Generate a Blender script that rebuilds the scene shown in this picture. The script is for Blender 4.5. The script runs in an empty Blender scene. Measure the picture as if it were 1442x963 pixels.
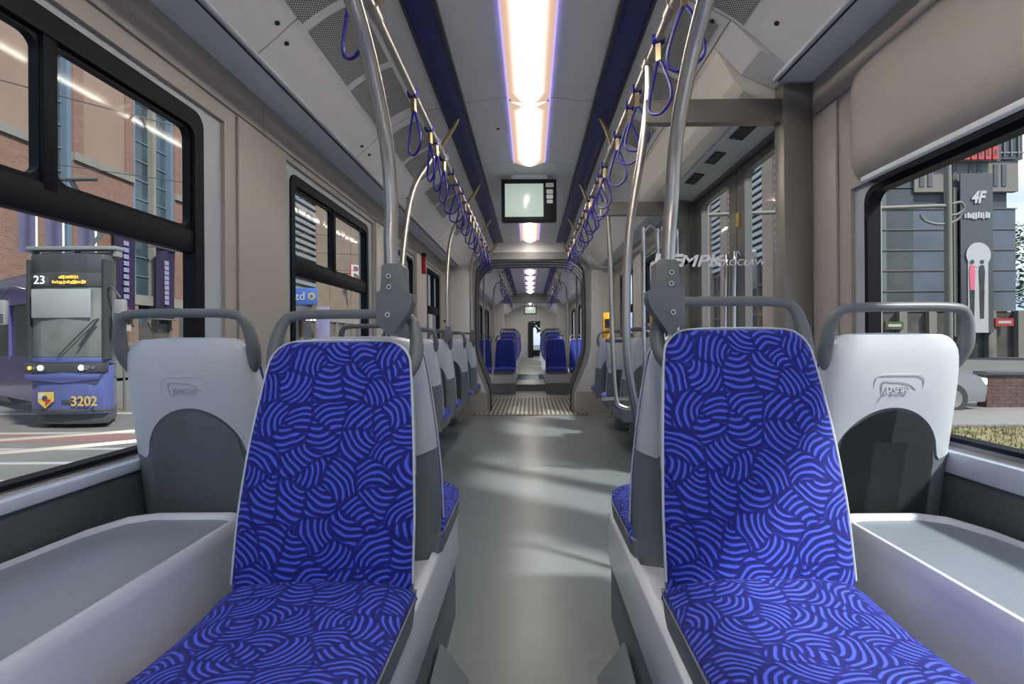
import bpy, bmesh, math, random
from mathutils import Vector, Matrix
random.seed(7)
PI = math.pi
S = bpy.context.scene
COL = S.collection
H = 1.0                       # eye height above the tram floor; z values marked "rel" are measured from it

# ------------------------------------------------------------------ camera, sky, sun, exposure
cd = bpy.data.cameras.new('camera'); cam = bpy.data.objects.new('camera', cd); COL.objects.link(cam)
cam.location = (0, 0, H); cam.rotation_euler = (PI/2, 0.0065, 0)
cd.sensor_width = 36; cd.lens = 36*720/1442; cd.shift_x = -26/1442; cd.shift_y = -3.5/1442
cd.clip_start = 0.02; cd.clip_end = 500
S.camera = cam
S.view_settings.view_transform = 'Standard'; S.view_settings.look = 'None'
S.view_settings.exposure = 0.62; S.view_settings.gamma = 1.0; S.view_settings.use_curve_mapping = False

w = bpy.data.worlds.new('sky'); S.world = w; w.use_nodes = True
nt = w.node_tree; nt.nodes.clear()
def N(nt, t, **k):
    n = nt.nodes.new(t)
    for a, v in k.items():
        if a in n.inputs: n.inputs[a].default_value = v
        else: setattr(n, a, v)
    return n
out = N(nt, 'ShaderNodeOutputWorld'); bg = N(nt, 'ShaderNodeBackground', Strength=0.9)
tc = N(nt, 'ShaderNodeTexCoord'); mp = N(nt, 'ShaderNodeMapping'); mp.inputs['Scale'].default_value = (2, 2, 5)
nz = N(nt, 'ShaderNodeTexNoise', Scale=1.6, Detail=6.0); rp = N(nt, 'ShaderNodeValToRGB')
rp.color_ramp.elements[0].position = .38; rp.color_ramp.elements[0].color = (.26, .42, .74, 1)
rp.color_ramp.elements[1].position = .62; rp.color_ramp.elements[1].color = (.88, .92, 1, 1)
nt.links.new(tc.outputs['Generated'], mp.inputs[0]); nt.links.new(mp.outputs[0], nz.inputs['Vector'])
nt.links.new(nz.outputs[0], rp.inputs[0]); nt.links.new(rp.outputs[0], bg.inputs[0]); nt.links.new(bg.outputs[0], out.inputs[0])

sd = bpy.data.lights.new('sun', 'SUN'); sun = bpy.data.objects.new('sun', sd); COL.objects.link(sun)
sd.energy = 4.3; sd.angle = math.radians(5.0); sd.color = (1, .93, .82)
sun.rotation_euler = Vector((-.78, .60, -.93)).to_track_quat('-Z', 'Y').to_euler()
LAMP = 36.0                    # strength of the ceiling diffusers

# ------------------------------------------------------------------ materials
M = {}
def mat(name, col, rough=.5, metal=0., noise=0., nscale=20., bump=0., spec=.5, coat=0., emit=None, estr=0.):
    m = bpy.data.materials.new(name); m.use_nodes = True; nt = m.node_tree
    b = nt.nodes['Principled BSDF']
    b.inputs['Base Color'].default_value = (*col, 1); b.inputs['Roughness'].default_value = rough
    b.inputs['Metallic'].default_value = metal; b.inputs['Specular IOR Level'].default_value = spec
    b.inputs['Coat Weight'].default_value = coat
    if emit: b.inputs['Emission Color'].default_value = (*emit, 1); b.inputs['Emission Strength'].default_value = estr
    tcn = N(nt, 'ShaderNodeTexCoord'); n = N(nt, 'ShaderNodeTexNoise', Scale=nscale, Detail=3.0)
    nt.links.new(tcn.outputs['Object'], n.inputs['Vector'])
    if noise:
        r = N(nt, 'ShaderNodeValToRGB'); nt.links.new(n.outputs[0], r.inputs[0])
        r.color_ramp.elements[0].position = .3; r.color_ramp.elements[1].position = .7
        r.color_ramp.elements[0].color = (*[c*(1-noise) for c in col], 1)
        r.color_ramp.elements[1].color = (*[min(1, c*(1+noise)) for c in col], 1)
        nt.links.new(r.outputs[0], b.inputs['Base Color'])
    if bump:
        bp = N(nt, 'ShaderNodeBump', Strength=bump, Distance=.002)
        nt.links.new(n.outputs[0], bp.inputs['Height']); nt.links.new(bp.outputs[0], b.inputs['Normal'])
    M[name] = m; return m
mat('wall_beige', (.39, .36, .33), .45, noise=.03, nscale=3)
mat('wall_light', (.60, .57, .54), .45, noise=.02, nscale=3)
mat('surround', (.42, .46, .52), .4)
mat('lower_panel', (.085, .10, .11), .5, noise=.05, nscale=40, bump=.1)
mat('bezel', (.34, .32, .30), .5)
mat('sill', (.50, .56, .68), .35)
mat('ceiling', (.76, .78, .80), .5, noise=.02, nscale=2)
mat('ceiling_side', (.78, .78, .785), .5, noise=.02, nscale=2)
mat('cover_cream', (.78, .75, .68), .45)
mat('ledge', (.74, .79, .86), .4)
mat('black_frame', (.008, .009, .014), .5, spec=.12)
mat('dark', (.02, .02, .022), .6)
mat('blue_strip', (.012, .02, .16), .35)
mat('strip_dark', (.03, .035, .05), .4)
mat('shell_white', (.55, .585, .64), .32, noise=.015, nscale=6, coat=.2)
mat('shell_dark', (.155, .18, .20), .5, noise=.05, nscale=60, bump=.08)
mat('handle_grey', (.14, .155, .17), .42)
mat('piping', (.55, .6, .68), .5)
mat('box_white', (.60, .63, .72), .35, noise=.02, nscale=4, coat=.2)
mat('box_grey', (.17, .195, .225), .5)
mat('steel', (.55, .52, .49), .34, metal=1., noise=.04, nscale=9)
mat('chrome', (.72, .71, .70), .14, metal=1.)
mat('brushed_post', (.27, .255, .235), .42, metal=.5, noise=.05, nscale=5)
mat('door_metal', (.15, .148, .145), .4, metal=.4)
mat('strap_blue', (.02, .02, .30), .35)
mat('clip_brass', (.45, .36, .22), .3, metal=.8)
mat('rubber', (.035, .038, .042), .7)
mat('portal_grey', (.26, .27, .28), .55)
mat('portal_white', (.68, .68, .68), .4)
mat('portal_fold', (.14, .145, .15), .7)
mat('red', (.45, .02, .02), .4)
mat('yellow', (.8, .42, .02), .4)
mat('white', (.75, .77, .8), .5)
mat('frost_white', (.93, .94, .96), .6)
mat('logo_mark', (.33, .36, .40), .5)
mat('screen', (.40, .48, .44), .15, emit=(.62, .78, .70), estr=.28)
mat('tv_black', (.01, .012, .014), .3)
mat('bolt', (.6, .6, .58), .25, metal=1.)
mat('asphalt', (.13, .13, .125), .85, noise=.12, nscale=1.2)
mat('road_red', (.20, .11, .10), .8)
mat('road_white', (.32, .32, .32), .8)
mat('rail_steel', (.35, .32, .28), .4, metal=.6)
mat('dry_grass', (.19, .17, .075), .9, noise=.35, nscale=2.5)
mat('paving', (.22, .215, .205), .85, noise=.08, nscale=2)
mat('plaster_pink', (.22, .155, .12), .85, noise=.06, nscale=.6)
mat('stone_brown', (.17, .13, .10), .85, noise=.1, nscale=.8)
mat('concrete', (.18, .175, .16), .85, noise=.08, nscale=.8)
mat('louver', (.17, .18, .18), .5)
mat('facade_dark', (.07, .08, .09), .4)
mat('mullion_blue', (.11, .16, .22), .4)
mat('banner_purple', (.05, .038, .10), .8)
mat('flag_lilac', (.20, .20, .33), .8, noise=.08, nscale=2)
mat('tram_violet', (.085, .075, .25), .25, coat=.5)
mat('tram_blue', (.075, .095, .26), .22, coat=.5)
mat('tram_roof', (.2, .21, .22), .5)
mat('tram_dark', (.05, .055, .06), .3)
mat('tram_sun', (.28, .3, .3), .4)
mat('lamp_white', (.9, .9, .85), .3, emit=(1, .98, .85), estr=2.0)
mat('led_amber', (.2, .1, .0), .4, emit=(1, .55, .1), estr=.9)
mat('led_white', (.3, .3, .3), .4, emit=(.9, 1, 1), estr=.9)
mat('yellow_mark', (.5, .36, .08), .5)
mat('sign_red', (.38, .03, .03), .5)
mat('sign_blue', (.05, .12, .38), .5)
mat('sign_white', (.42, .43, .45), .5)
mat('car_silver', (.25, .26, .27), .25, metal=.6)
mat('car_glass', (.03, .035, .04), .1)
mat('bark', (.12, .09, .06), .9)
mat('leaf', (.05, .085, .02), .7, noise=.4, nscale=1.5)
mat('pole_green', (.15, .155, .13), .6)
mat('wire', (.06, .06, .06), .6)
mat('office_glass', (.06, .07, .07), .3, noise=.25, nscale=.25)
mat('office_glass_pale', (.13, .15, .14), .3, noise=.2, nscale=.3)
mat('office_glass_blue', (.10, .12, .15), .3, noise=.2, nscale=.3)
mat('facade_glass', (.045, .07, .09), .15, noise=.45, nscale=.5)
mat('shop_dark', (.07, .065, .06), .4, noise=.4, nscale=.9)
mat('table_grey', (.22, .26, .32), .34, noise=.10, nscale=260, bump=.12)
mat('pink', (.65, .12, .2), .6)

# floor of the tram: grey sheet flooring with a very fine fleck
m = mat('floor_grey', (.170, .20, .22), .33, noise=.05, nscale=2.2)
nt = m.node_tree; b = nt.nodes['Principled BSDF']
fl = N(nt, 'ShaderNodeTexNoise', Scale=140.0, Detail=2.0); tcn = N(nt, 'ShaderNodeTexCoord')
nt.links.new(tcn.outputs['Object'], fl.inputs['Vector'])
bp = N(nt, 'ShaderNodeBump', Strength=.12, Distance=.001); nt.links.new(fl.outputs[0], bp.inputs['Height']); nt.links.new(bp.outputs[0], b.inputs['Normal'])

# tinted window glass, really transparent
def glass(name, tint, refl):
    m = bpy.data.materials.new(name); m.use_nodes = True; nt = m.node_tree; nt.nodes.clear()
    o = N(nt, 'ShaderNodeOutputMaterial'); t = N(nt, 'ShaderNodeBsdfTransparent', Color=(*tint, 1))
    g = N(nt, 'ShaderNodeBsdfGlossy', Roughness=.02); lw = N(nt, 'ShaderNodeLayerWeight', Blend=.5); pw = N(nt, 'ShaderNodeMath', operation='POWER'); pw.inputs[1].default_value = 4.0
    nt.links.new(lw.outputs['Facing'], pw.inputs[0]); f = N(nt, 'ShaderNodeMapRange'); nt.links.new(pw.outputs[0], f.inputs[0]); f.inputs[3].default_value = refl; f.inputs[4].default_value = refl+.12
    x = N(nt, 'ShaderNodeMixShader')
    nt.links.new(f.outputs[0], x.inputs[0]); nt.links.new(t.outputs[0], x.inputs[1]); nt.links.new(g.outputs[0], x.inputs[2])
    nt.links.new(x.outputs[0], o.inputs[0]); M[name] = m
glass('glass', (.95, .97, .97), .010)
glass('glass_clear', (.98, .985, .985), .008)

# seat fabric: cells of concentric ribs in every direction, light blue on royal blue
m = mat('fabric', (.02, .03, .4), .85); nt = m.node_tree; b = nt.nodes['Principled BSDF']
uv = N(nt, 'ShaderNodeTexCoord')
wn = N(nt, 'ShaderNodeTexNoise', Scale=15.0, Detail=1.0); nt.links.new(uv.outputs['UV'], wn.inputs['Vector'])
ws = N(nt, 'ShaderNodeVectorMath', operation='SUBTRACT'); nt.links.new(wn.outputs['Color'], ws.inputs[0]); ws.inputs[1].default_value = (.5, .5, .5)
wm = N(nt, 'ShaderNodeVectorMath', operation='SCALE'); nt.links.new(ws.outputs[0], wm.inputs[0]); wm.inputs['Scale'].default_value = .024
wa = N(nt, 'ShaderNodeVectorMath', operation='ADD'); nt.links.new(uv.outputs['UV'], wa.inputs[0]); nt.links.new(wm.outputs[0], wa.inputs[1])
vo = N(nt, 'ShaderNodeTexVoronoi', Scale=15.5); vo.voronoi_dimensions = '2D'; nt.links.new(wa.outputs[0], vo.inputs['Vector'])
ve = N(nt, 'ShaderNodeTexVoronoi', Scale=15.5); ve.voronoi_dimensions = '2D'; ve.feature = 'DISTANCE_TO_EDGE'; nt.links.new(wa.outputs[0], ve.inputs['Vector'])
c1 = N(nt, 'ShaderNodeVectorMath', operation='SUBTRACT'); nt.links.new(vo.outputs['Color'], c1.inputs[0]); c1.inputs[1].default_value = (.5, .5, .5)
c0 = N(nt, 'ShaderNodeVectorMath', operation='MULTIPLY'); nt.links.new(c1.outputs[0], c0.inputs[0]); c0.inputs[1].default_value = (1, 1, 0)
cn = N(nt, 'ShaderNodeVectorMath', operation='NORMALIZE'); nt.links.new(c0.outputs[0], cn.inputs[0])
c2 = N(nt, 'ShaderNodeVectorMath', operation='SCALE'); nt.links.new(cn.outputs[0], c2.inputs[0]); c2.inputs['Scale'].default_value = .052
c3 = N(nt, 'ShaderNodeVectorMath', operation='ADD'); nt.links.new(vo.outputs['Position'], c3.inputs[0]); nt.links.new(c2.outputs[0], c3.inputs[1])
c4 = N(nt, 'ShaderNodeVectorMath', operation='SUBTRACT'); nt.links.new(wa.outputs[0], c4.inputs[0]); nt.links.new(c3.outputs[0], c4.inputs[1])
c5 = N(nt, 'ShaderNodeVectorMath', operation='MULTIPLY'); nt.links.new(c4.outputs[0], c5.inputs[0]); c5.inputs[1].default_value = (1, 1, 0)
c6 = N(nt, 'ShaderNodeVectorMath', operation='LENGTH'); nt.links.new(c5.outputs[0], c6.inputs[0])
k1 = N(nt, 'ShaderNodeMath', operation='MULTIPLY'); nt.links.new(c6.outputs['Value'], k1.inputs[0]); k1.inputs[1].default_value = 2*PI/.0136
k2 = N(nt, 'ShaderNodeMath', operation='SINE'); nt.links.new(k1.outputs[0], k2.inputs[0])
e1 = N(nt, 'ShaderNodeMapRange'); nt.links.new(ve.outputs['Distance'], e1.inputs[0]); e1.inputs[1].default_value = .02; e1.inputs[2].default_value = .10
e1.inputs[3].default_value = -.9; e1.inputs[4].default_value = 0
k3 = N(nt, 'ShaderNodeMath', operation='ADD'); nt.links.new(k2.outputs[0], k3.inputs[0]); nt.links.new(e1.outputs[0], k3.inputs[1])
rr = N(nt, 'ShaderNodeMapRange'); nt.links.new(k3.outputs[0], rr.inputs[0]); rr.inputs[1].default_value = -.6; rr.inputs[2].default_value = .8
cr = N(nt, 'ShaderNodeValToRGB'); nt.links.new(rr.outputs[0], cr.inputs[0])
cr.color_ramp.elements[0].color = (.003, .007, .15, 1); cr.color_ramp.elements[0].position = .15
cr.color_ramp.elements[1].color = (.062, .105, .66, 1); cr.color_ramp.elements[1].position = .9
ee = cr.color_ramp.elements.new(.55); ee.color = (.008, .020, .33, 1)
fz = N(nt, 'ShaderNodeTexNoise', Scale=420.0, Detail=1.0); nt.links.new(uv.outputs['UV'], fz.inputs['Vector'])
mx = N(nt, 'ShaderNodeMix', data_type='RGBA', blend_type='MULTIPLY'); mx.inputs[0].default_value = .35
nt.links.new(cr.outputs[0], mx.inputs[6]); nt.links.new(fz.outputs[0], mx.inputs[7])
ad = N(nt, 'ShaderNodeMix', data_type='RGBA', blend_type='ADD'); ad.inputs[0].default_value = .22
nt.links.new(mx.outputs[2], ad.inputs[6]); nt.links.new(cr.outputs[0], ad.inputs[7])
nt.links.new(ad.outputs[2], b.inputs['Base Color'])
b.inputs['Sheen Weight'].default_value = .04
bp = N(nt, 'ShaderNodeBump', Strength=.5, Distance=.002); nt.links.new(rr.outputs[0], bp.inputs['Height']); nt.links.new(bp.outputs[0], b.inputs['Normal'])

# perforated sheet: rows of small round holes
m = mat('perforated', (.50, .50, .50), .5); nt = m.node_tree; b = nt.nodes['Principled BSDF']
tcn = N(nt, 'ShaderNodeTexCoord'); mp = N(nt, 'ShaderNodeMapping'); mp.inputs['Rotation'].default_value = (0, 0, PI/4)
nt.links.new(tcn.outputs['UV'], mp.inputs[0])
v = N(nt, 'ShaderNodeTexVoronoi', Scale=110.0, Randomness=0.0); v.voronoi_dimensions = '2D'; nt.links.new(mp.outputs[0], v.inputs['Vector'])
r = N(nt, 'ShaderNodeValToRGB'); nt.links.new(v.outputs['Distance'], r.inputs[0])
r.color_ramp.elements[0].position = .30; r.color_ramp.elements[0].color = (.03, .03, .03, 1)
r.color_ramp.elements[1].position = .40; r.color_ramp.elements[1].color = (.52, .52, .52, 1)
nt.links.new(r.outputs[0], b.inputs['Base Color'])

# small bricks too far away to part
def brickmat(name, c1, c2, mo, sc):
    m = mat(name, c1, .9); nt = m.node_tree; b = nt.nodes['Principled BSDF']
    t = N(nt, 'ShaderNodeTexCoord'); br = N(nt, 'ShaderNodeTexBrick', Scale=sc, Color1=(*c1, 1), Color2=(*c2, 1), Mortar=(*mo, 1))
    br.inputs['Mortar Size'].default_value = .012; nt.links.new(t.outputs['UV'], br.inputs['Vector']); nt.links.new(br.outputs[0], b.inputs['Base Color'])
brickmat('brick_far', (.155, .085, .065), (.19, .11, .085), (.2, .16, .135), 2.2)
mat('brick_red', (.10, .055, .045), .9, noise=.25, nscale=9)

# lamp diffusers: warm light, brightest over the tube
def lampmat(name, c_mid, c_edge, strength, halfw):
    m = bpy.data.materials.new(name); m.use_nodes = True; nt = m.node_tree; nt.nodes.clear()
    o = N(nt, 'ShaderNodeOutputMaterial'); e = N(nt, 'ShaderNodeEmission'); t = N(nt, 'ShaderNodeTexCoord')
    s = N(nt, 'ShaderNodeSeparateXYZ'); nt.links.new(t.outputs['UV'], s.inputs[0])
    a = N(nt, 'ShaderNodeMath', operation='ABSOLUTE'); nt.links.new(s.outputs[0], a.inputs[0])
    r = N(nt, 'ShaderNodeMapRange'); nt.links.new(a.outputs[0], r.inputs[0]); r.inputs[2].default_value = halfw
    q = N(nt, 'ShaderNodeMapRange'); nt.links.new(s.outputs[1], q.inputs[0]); q.inputs[1].default_value = 0; q.inputs[2].default_value = .10; q.inputs[3].default_value = .45; q.inputs[4].default_value = 0
    mxx = N(nt, 'ShaderNodeMath', operation='ADD', use_clamp=True); nt.links.new(r.outputs[0], mxx.inputs[0]); nt.links.new(q.outputs[0], mxx.inputs[1])
    c = N(nt, 'ShaderNodeValToRGB'); nt.links.new(mxx.outputs[0], c.inputs[0])
    c.color_ramp.elements[0].color = (*c_mid, 1); c.color_ramp.elements[0].position = .15
    c.color_ramp.elements[1].color = (*c_edge, 1); c.color_ramp.elements[1].position = .85
    iv = N(nt, 'ShaderNodeMath', operation='SUBTRACT'); iv.inputs[0].default_value = 1; nt.links.new(mxx.outputs[0], iv.inputs[1])
    pw = N(nt, 'ShaderNodeMath', operation='POWER'); nt.links.new(iv.outputs[0], pw.inputs[0]); pw.inputs[1].default_value = 4.0
    k = N(nt, 'ShaderNodeMapRange'); nt.links.new(pw.outputs[0], k.inputs[0]); k.inputs[1].default_value = 1; k.inputs[2].default_value = 0
    k.inputs[3].default_value = strength; k.inputs[4].default_value = .50
    nt.links.new(c.outputs[0], e.inputs[0]); nt.links.new(k.outputs[0], e.inputs[1]); nt.links.new(e.outputs[0], o.inputs[0]); M[name] = m
lampmat('diffuser', (1, .93, .80), (1, .66, .50), LAMP, .115)
mat('lamp_rim', (.3, .25, .8), .4, emit=(.45, .35, 1), estr=.8)

# ------------------------------------------------------------------ mesh helpers
def mesh(name, bm, m, parent=None, smooth=False, kind=None, uvbox=False):
    bmesh.ops.recalc_face_normals(bm, faces=bm.faces[:])
    if uvbox:
        l = bm.loops.layers.uv.verify()
        for f in bm.faces:
            n = f.normal; a = max(range(3), key=lambda i: abs(n[i]))
            for lp in f.loops:
                c = lp.vert.co; lp[l].uv = ((c.y, c.z), (c.x, c.z), (c.x, c.y))[a]
    me = bpy.data.meshes.new(name); bm.to_mesh(me); bm.free()
    mats = m if isinstance(m, (list, tuple)) else [m]
    for x in mats: me.materials.append(M[x])
    if smooth:
        me.polygons.foreach_set('use_smooth', [True]*len(me.polygons))
        try: me.set_sharp_from_angle(angle=math.radians(40))
        except Exception: pass
    o = bpy.data.objects.new(name, me); COL.objects.link(o); o.parent = parent
    if kind: o['kind'] = kind
    return o
def thing(name, label, cat, loc=(0, 0, 0), rot=0, group=None):
    o = bpy.data.objects.new(name, None); o.empty_display_size = .05; COL.objects.link(o)
    o.location = loc; o.rotation_euler = (0, 0, rot); o['label'] = label; o['category'] = cat
    if group: o['group'] = group
    return o
def struct(name, loc=(0, 0, 0)):
    o = bpy.data.objects.new(name, None); o.empty_display_size = .05; COL.objects.link(o); o.location = loc; o['kind'] = 'structure'; return o
def tag(o, label, cat, group=None):
    o['label'] = label; o['category'] = cat
    if group: o['group'] = group
    return o
def dup(root, loc, rot=0, label=None, group=None, skip=()):
    r = root.copy(); COL.objects.link(r); r.location = loc; r.rotation_euler = (0, 0, rot)
    if label: r['label'] = label
    if group: r['group'] = group
    for ch in list(root.children):
        if ch.name.split('.')[0] in skip: continue
        c = ch.copy(); COL.objects.link(c); c.parent = r
        for g in list(ch.children):
            d = g.copy(); COL.objects.link(d); d.parent = c
    return r
def abox(bm, x0, x1, y0, y1, z0, z1):
    vs = [bm.verts.new((x, y, z)) for x in (x0, x1) for y in (y0, y1) for z in (z0, z1)]
    for f in ((0,1,3,2),(4,6,7,5),(0,4,5,1),(2,3,7,6),(0,2,6,4),(1,5,7,3)): bm.faces.new([vs[i] for i in f])
    return vs
def box(name, x0, x1, y0, y1, z0, z1, m, parent=None, bev=0., seg=2, **k):
    bm = bmesh.new(); abox(bm, min(x0,x1), max(x0,x1), min(y0,y1), max(y0,y1), min(z0,z1), max(z0,z1))
    if bev: bmesh.ops.bevel(bm, geom=bm.edges[:], offset=bev, segments=seg, affect='EDGES', profile=.5)
    return mesh(name, bm, m, parent, smooth=bool(bev), **k)
def prism(name, poly, a, b, axis, m, parent=None, bev=0., **k):
    """poly in the two remaining axes (order x,y,z), extruded along axis from a to b"""
    bm = bmesh.new()
    def P(u, v, t): return {'x': (t, u, v), 'y': (u, t, v), 'z': (u, v, t)}[axis]
    A = [bm.verts.new(P(u, v, a)) for u, v in poly]; B = [bm.verts.new(P(u, v, b)) for u, v in poly]
    n = len(poly); bm.faces.new(A); bm.faces.new(B[::-1])
    for i in range(n): bm.faces.new((A[i], A[(i+1) % n], B[(i+1) % n], B[i]))
    if bev: bmesh.ops.bevel(bm, geom=bm.edges[:], offset=bev, segments=2, affect='EDGES', profile=.5, clamp_overlap=True)
    return mesh(name, bm, m, parent, smooth=bool(bev), **k)
def smoothpts(pts, n=6):
    P = [Vector(p) for p in pts]; out = []
    for i in range(len(P)-1):
        p0 = P[i-1] if i else P[0]*2-P[1]; p1 = P[i]; p2 = P[i+1]; p3 = P[i+2] if i+2 < len(P) else P[-1]*2-P[-2]
        for j in range(n):
            t = j/n; out.append(.5*((2*p1)+(-p0+p2)*t+(2*p0-5*p1+4*p2-p3)*t*t+(-p0+3*p1-3*p2+p3)*t**3))
    out.append(P[-1]); return out
def atube(bm, pts, r, seg=10, closed=False, flat=1.):
    n = len(pts); rings = []; up = None
    for i, p in enumerate(pts):
        if closed: d = pts[(i+1) % n]-pts[i-1]
        else: d = pts[min(i+1, n-1)]-pts[max(i-1, 0)]
        d = d.normalized()
        if up is None:
            up = d.orthogonal().normalized()
            if abs(d.y) < .9: up = (Vector((0, 1, 0))-d*d.y).normalized()
        else: up = (up-d*up.dot(d)).normalized()
        s = d.cross(up); rad = r[i] if isinstance(r, (list, tuple)) else r
        rings.append([bm.verts.new(p+(up*math.cos(a)*flat+s*math.sin(a))*rad) for a in (2*PI*k/seg for k in range(seg))])
    for i in range(n if closed else n-1):
        A, B = rings[i], rings[(i+1) % n]
        for k in range(seg): bm.faces.new((A[k], A[(k+1) % seg], B[(k+1) % seg], B[k]))
    if not closed: bm.faces.new(rings[0][::-1]); bm.faces.new(rings[-1])
def tube(name, pts, r, m, parent=None, seg=10, n=6, closed=False, sm=True, flat=1.):
    bm = bmesh.new(); P = smoothpts(pts, n) if sm and len(pts) > 2 else [Vector(p) for p in pts]
    if isinstance(r, (list, tuple)):
        rr = []
        for i in range(len(pts)-1):
            for j in range(n if sm else 1): rr.append(r[i]+(r[i+1]-r[i])*j/(n if sm else 1))
        r = rr+[r[-1]]
    atube(bm, P, r, seg, closed, flat); return mesh(name, bm, m, parent, smooth=True)
def disc(name, c, nrm, r, t, m, parent=None, seg=14):
    c = Vector(c); nrm = Vector(nrm).normalized(); bm = bmesh.new(); atube(bm, [c, c+nrm*t], r, seg); return mesh(name, bm, m, parent, smooth=True)
def rrect(u0, u1, v0, v1, r, n=5):
    pts = []
    for cu, cv, a0 in ((u1-r, v1-r, 0), (u0+r, v1-r, PI/2), (u0+r, v0+r, PI), (u1-r, v0+r, 1.5*PI)):
        for i in range(n+1):
            a = a0+PI/2*i/n; pts.append((cu+r*math.cos(a), cv+r*math.sin(a)))
    return pts
def ringframe(name, outer, inner, a, b, axis, m, parent=None, **k):
    """frame between two closed outlines with the same number of points"""
    bm = bmesh.new()
    def P(u, v, t): return {'x': (t, u, v), 'y': (u, t, v), 'z': (u, v, t)}[axis]
    L = [[bm.verts.new(P(u, v, t)) for u, v in o] for o, t in ((outer, a), (outer, b), (inner, b), (inner, a))]
    n = len(outer)
    for j in range(4):
        A, B = L[j], L[(j+1) % 4]
        for i in range(n): bm.faces.new((A[i], A[(i+1) % n], B[(i+1) % n], B[i]))
    return mesh(name, bm, m, parent, **k)
def wallgrid(name, x0, x1, y0, y1, z0, z1, holes, m, parent=None):
    """wall slab in the YZ plane with rectangular openings"""
    ys = sorted({y0, y1, *[h[0] for h in holes], *[h[1] for h in holes]}); zs = sorted({z0, z1, *[h[2] for h in holes], *[h[3] for h in holes]})
    ys = [y for y in ys if y0 <= y <= y1]; zs = [z for z in zs if z0 <= z <= z1]
    solid = {}
    for i in range(len(ys)-1):
        for j in range(len(zs)-1):
            cy, cz = (ys[i]+ys[i+1])/2, (zs[j]+zs[j+1])/2
            solid[i, j] = not any(h[0] < cy < h[1] and h[2] < cz < h[3] for h in holes)
    bm = bmesh.new(); V = {}
    def v(x, i, j):
        if (x, i, j) not in V: V[x, i, j] = bm.verts.new((x, ys[i], zs[j]))
        return V[x, i, j]
    for (i, j), s in solid.items():
        if not s: continue
        for x in (x0, x1): bm.faces.new((v(x,i,j), v(x,i+1,j), v(x,i+1,j+1), v(x,i,j+1)))
        for di, dj, e in ((-1,0,((i,j),(i,j+1))), (1,0,((i+1,j),(i+1,j+1))), (0,-1,((i,j),(i+1,j))), (0,1,((i,j+1),(i+1,j+1)))):
            if not solid.get((i+di, j+dj), False):
                (a, b), (c, d) = e; bm.faces.new((v(x0,a,b), v(x0,c,d), v(x1,c,d), v(x1,a,b)))
    return mesh(name, bm, m, parent)
def text(name, s, size, loc, rot, m, parent=None, ext=.002, align='CENTER', shear=0., sx=1., bold=0.):
    c = bpy.data.curves.new(name, 'FONT'); c.body = s; c.size = size; c.extrude = ext; c.align_x = align; c.align_y = 'CENTER'; c.shear = shear; c.offset = bold
    o = bpy.data.objects.new('tmp', c); COL.objects.link(o)
    dg = bpy.context.evaluated_depsgraph_get(); me = bpy.data.meshes.new_from_object(o.evaluated_get(dg))
    bpy.data.objects.remove(o); me.name = name; me.materials.clear(); me.materials.append(M[m])
    for p in me.polygons: p.material_index = 0
    me.transform(Matrix.Translation(loc) @ rot.to_4x4() @ Matrix.Diagonal((sx, 1, 1, 1)))
    o = bpy.data.objects.new(name, me); COL.objects.link(o); o.parent = parent; return o
from mathutils import Euler
FACE_CAM = Euler((PI/2, 0, 0)).to_matrix()                 # text read while looking along +y
FACE_PX = Euler((PI/2, 0, PI/2)).to_matrix()               # on a surface that faces +x
FACE_NX = Euler((PI/2, 0, -PI/2)).to_matrix()              # on a surface that faces -x
def interp(tab, x):
    if x <= tab[0][0]: return tab[0][1]
    for (a, b), (c, d) in zip(tab, tab[1:]):
        if x <= c: return b+(d-b)*(x-a)/(c-a)
    return tab[-1][1]

# ------------------------------------------------------------------ the shell of the tram
WX = 1.15
Y0, YP, YQ, Y1 = -2.2, 7.12, 8.75, 15.2          # back end, gangway start, gangway end, end of the second section
def R(z): return H+z
fl = box('floor', -1.25, 1.25, Y0, YP+.02, -.06, 0, 'floor_grey', kind='structure')
left_holes = [(-1.75, 1.93, R(-.33), R(.83)), (2.42, 3.76, R(-.33), R(.86)), (4.1, 5.12, R(-.33), R(.84)), (5.68, 6.58, R(-.33), R(.86))]
right_holes = [(-1.75, 1.83, R(-.30), R(.53)), (2.16, 3.6, R(-.99), R(1.0)), (4.3, 5.2, R(-.33), R(.83)), (5.7, 6.6, R(-.33), R(.83))]
wl = struct('wall_left'); wallgrid('wall_panel', -1.26, -WX, Y0, YP, 0, R(1.035), left_holes, 'wall_beige', wl)
wr = struct('wall_right'); wallgrid('wall_panel', WX, 1.26, Y0, YP, 0, R(1.035), right_holes, 'wall_beige', wr)
# proud pillar panels between the windows, and the band above them, with open joints
for side, wall, spans in ((-1, wl, [(2.005, 2.40), (3.80, 4.06), (5.16, 5.64)]), (1, wr, [(1.90, 2.04), (3.74, 4.25), (5.25, 5.66)])):
    for a, b in spans:
        box('pillar_panel', side*WX, side*(WX-.012), a, b, R(-.34), R(.885), 'wall_beige' if b < 3 else 'wall_light', wall, bev=.005)
    cuts = [-2.1, -.4, 1.0, 2.2, 3.6, 5.0, 6.3, 7.08] if side < 0 else [-2.1, -.4, 1.0, 2.04]
    for a, b in zip(cuts, cuts[1:]):
        box('band_panel', side*WX, side*(WX-.010), a+.002, b-.002, R(.89), R(1.03), 'wall_beige', wall, bev=.003)
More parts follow.
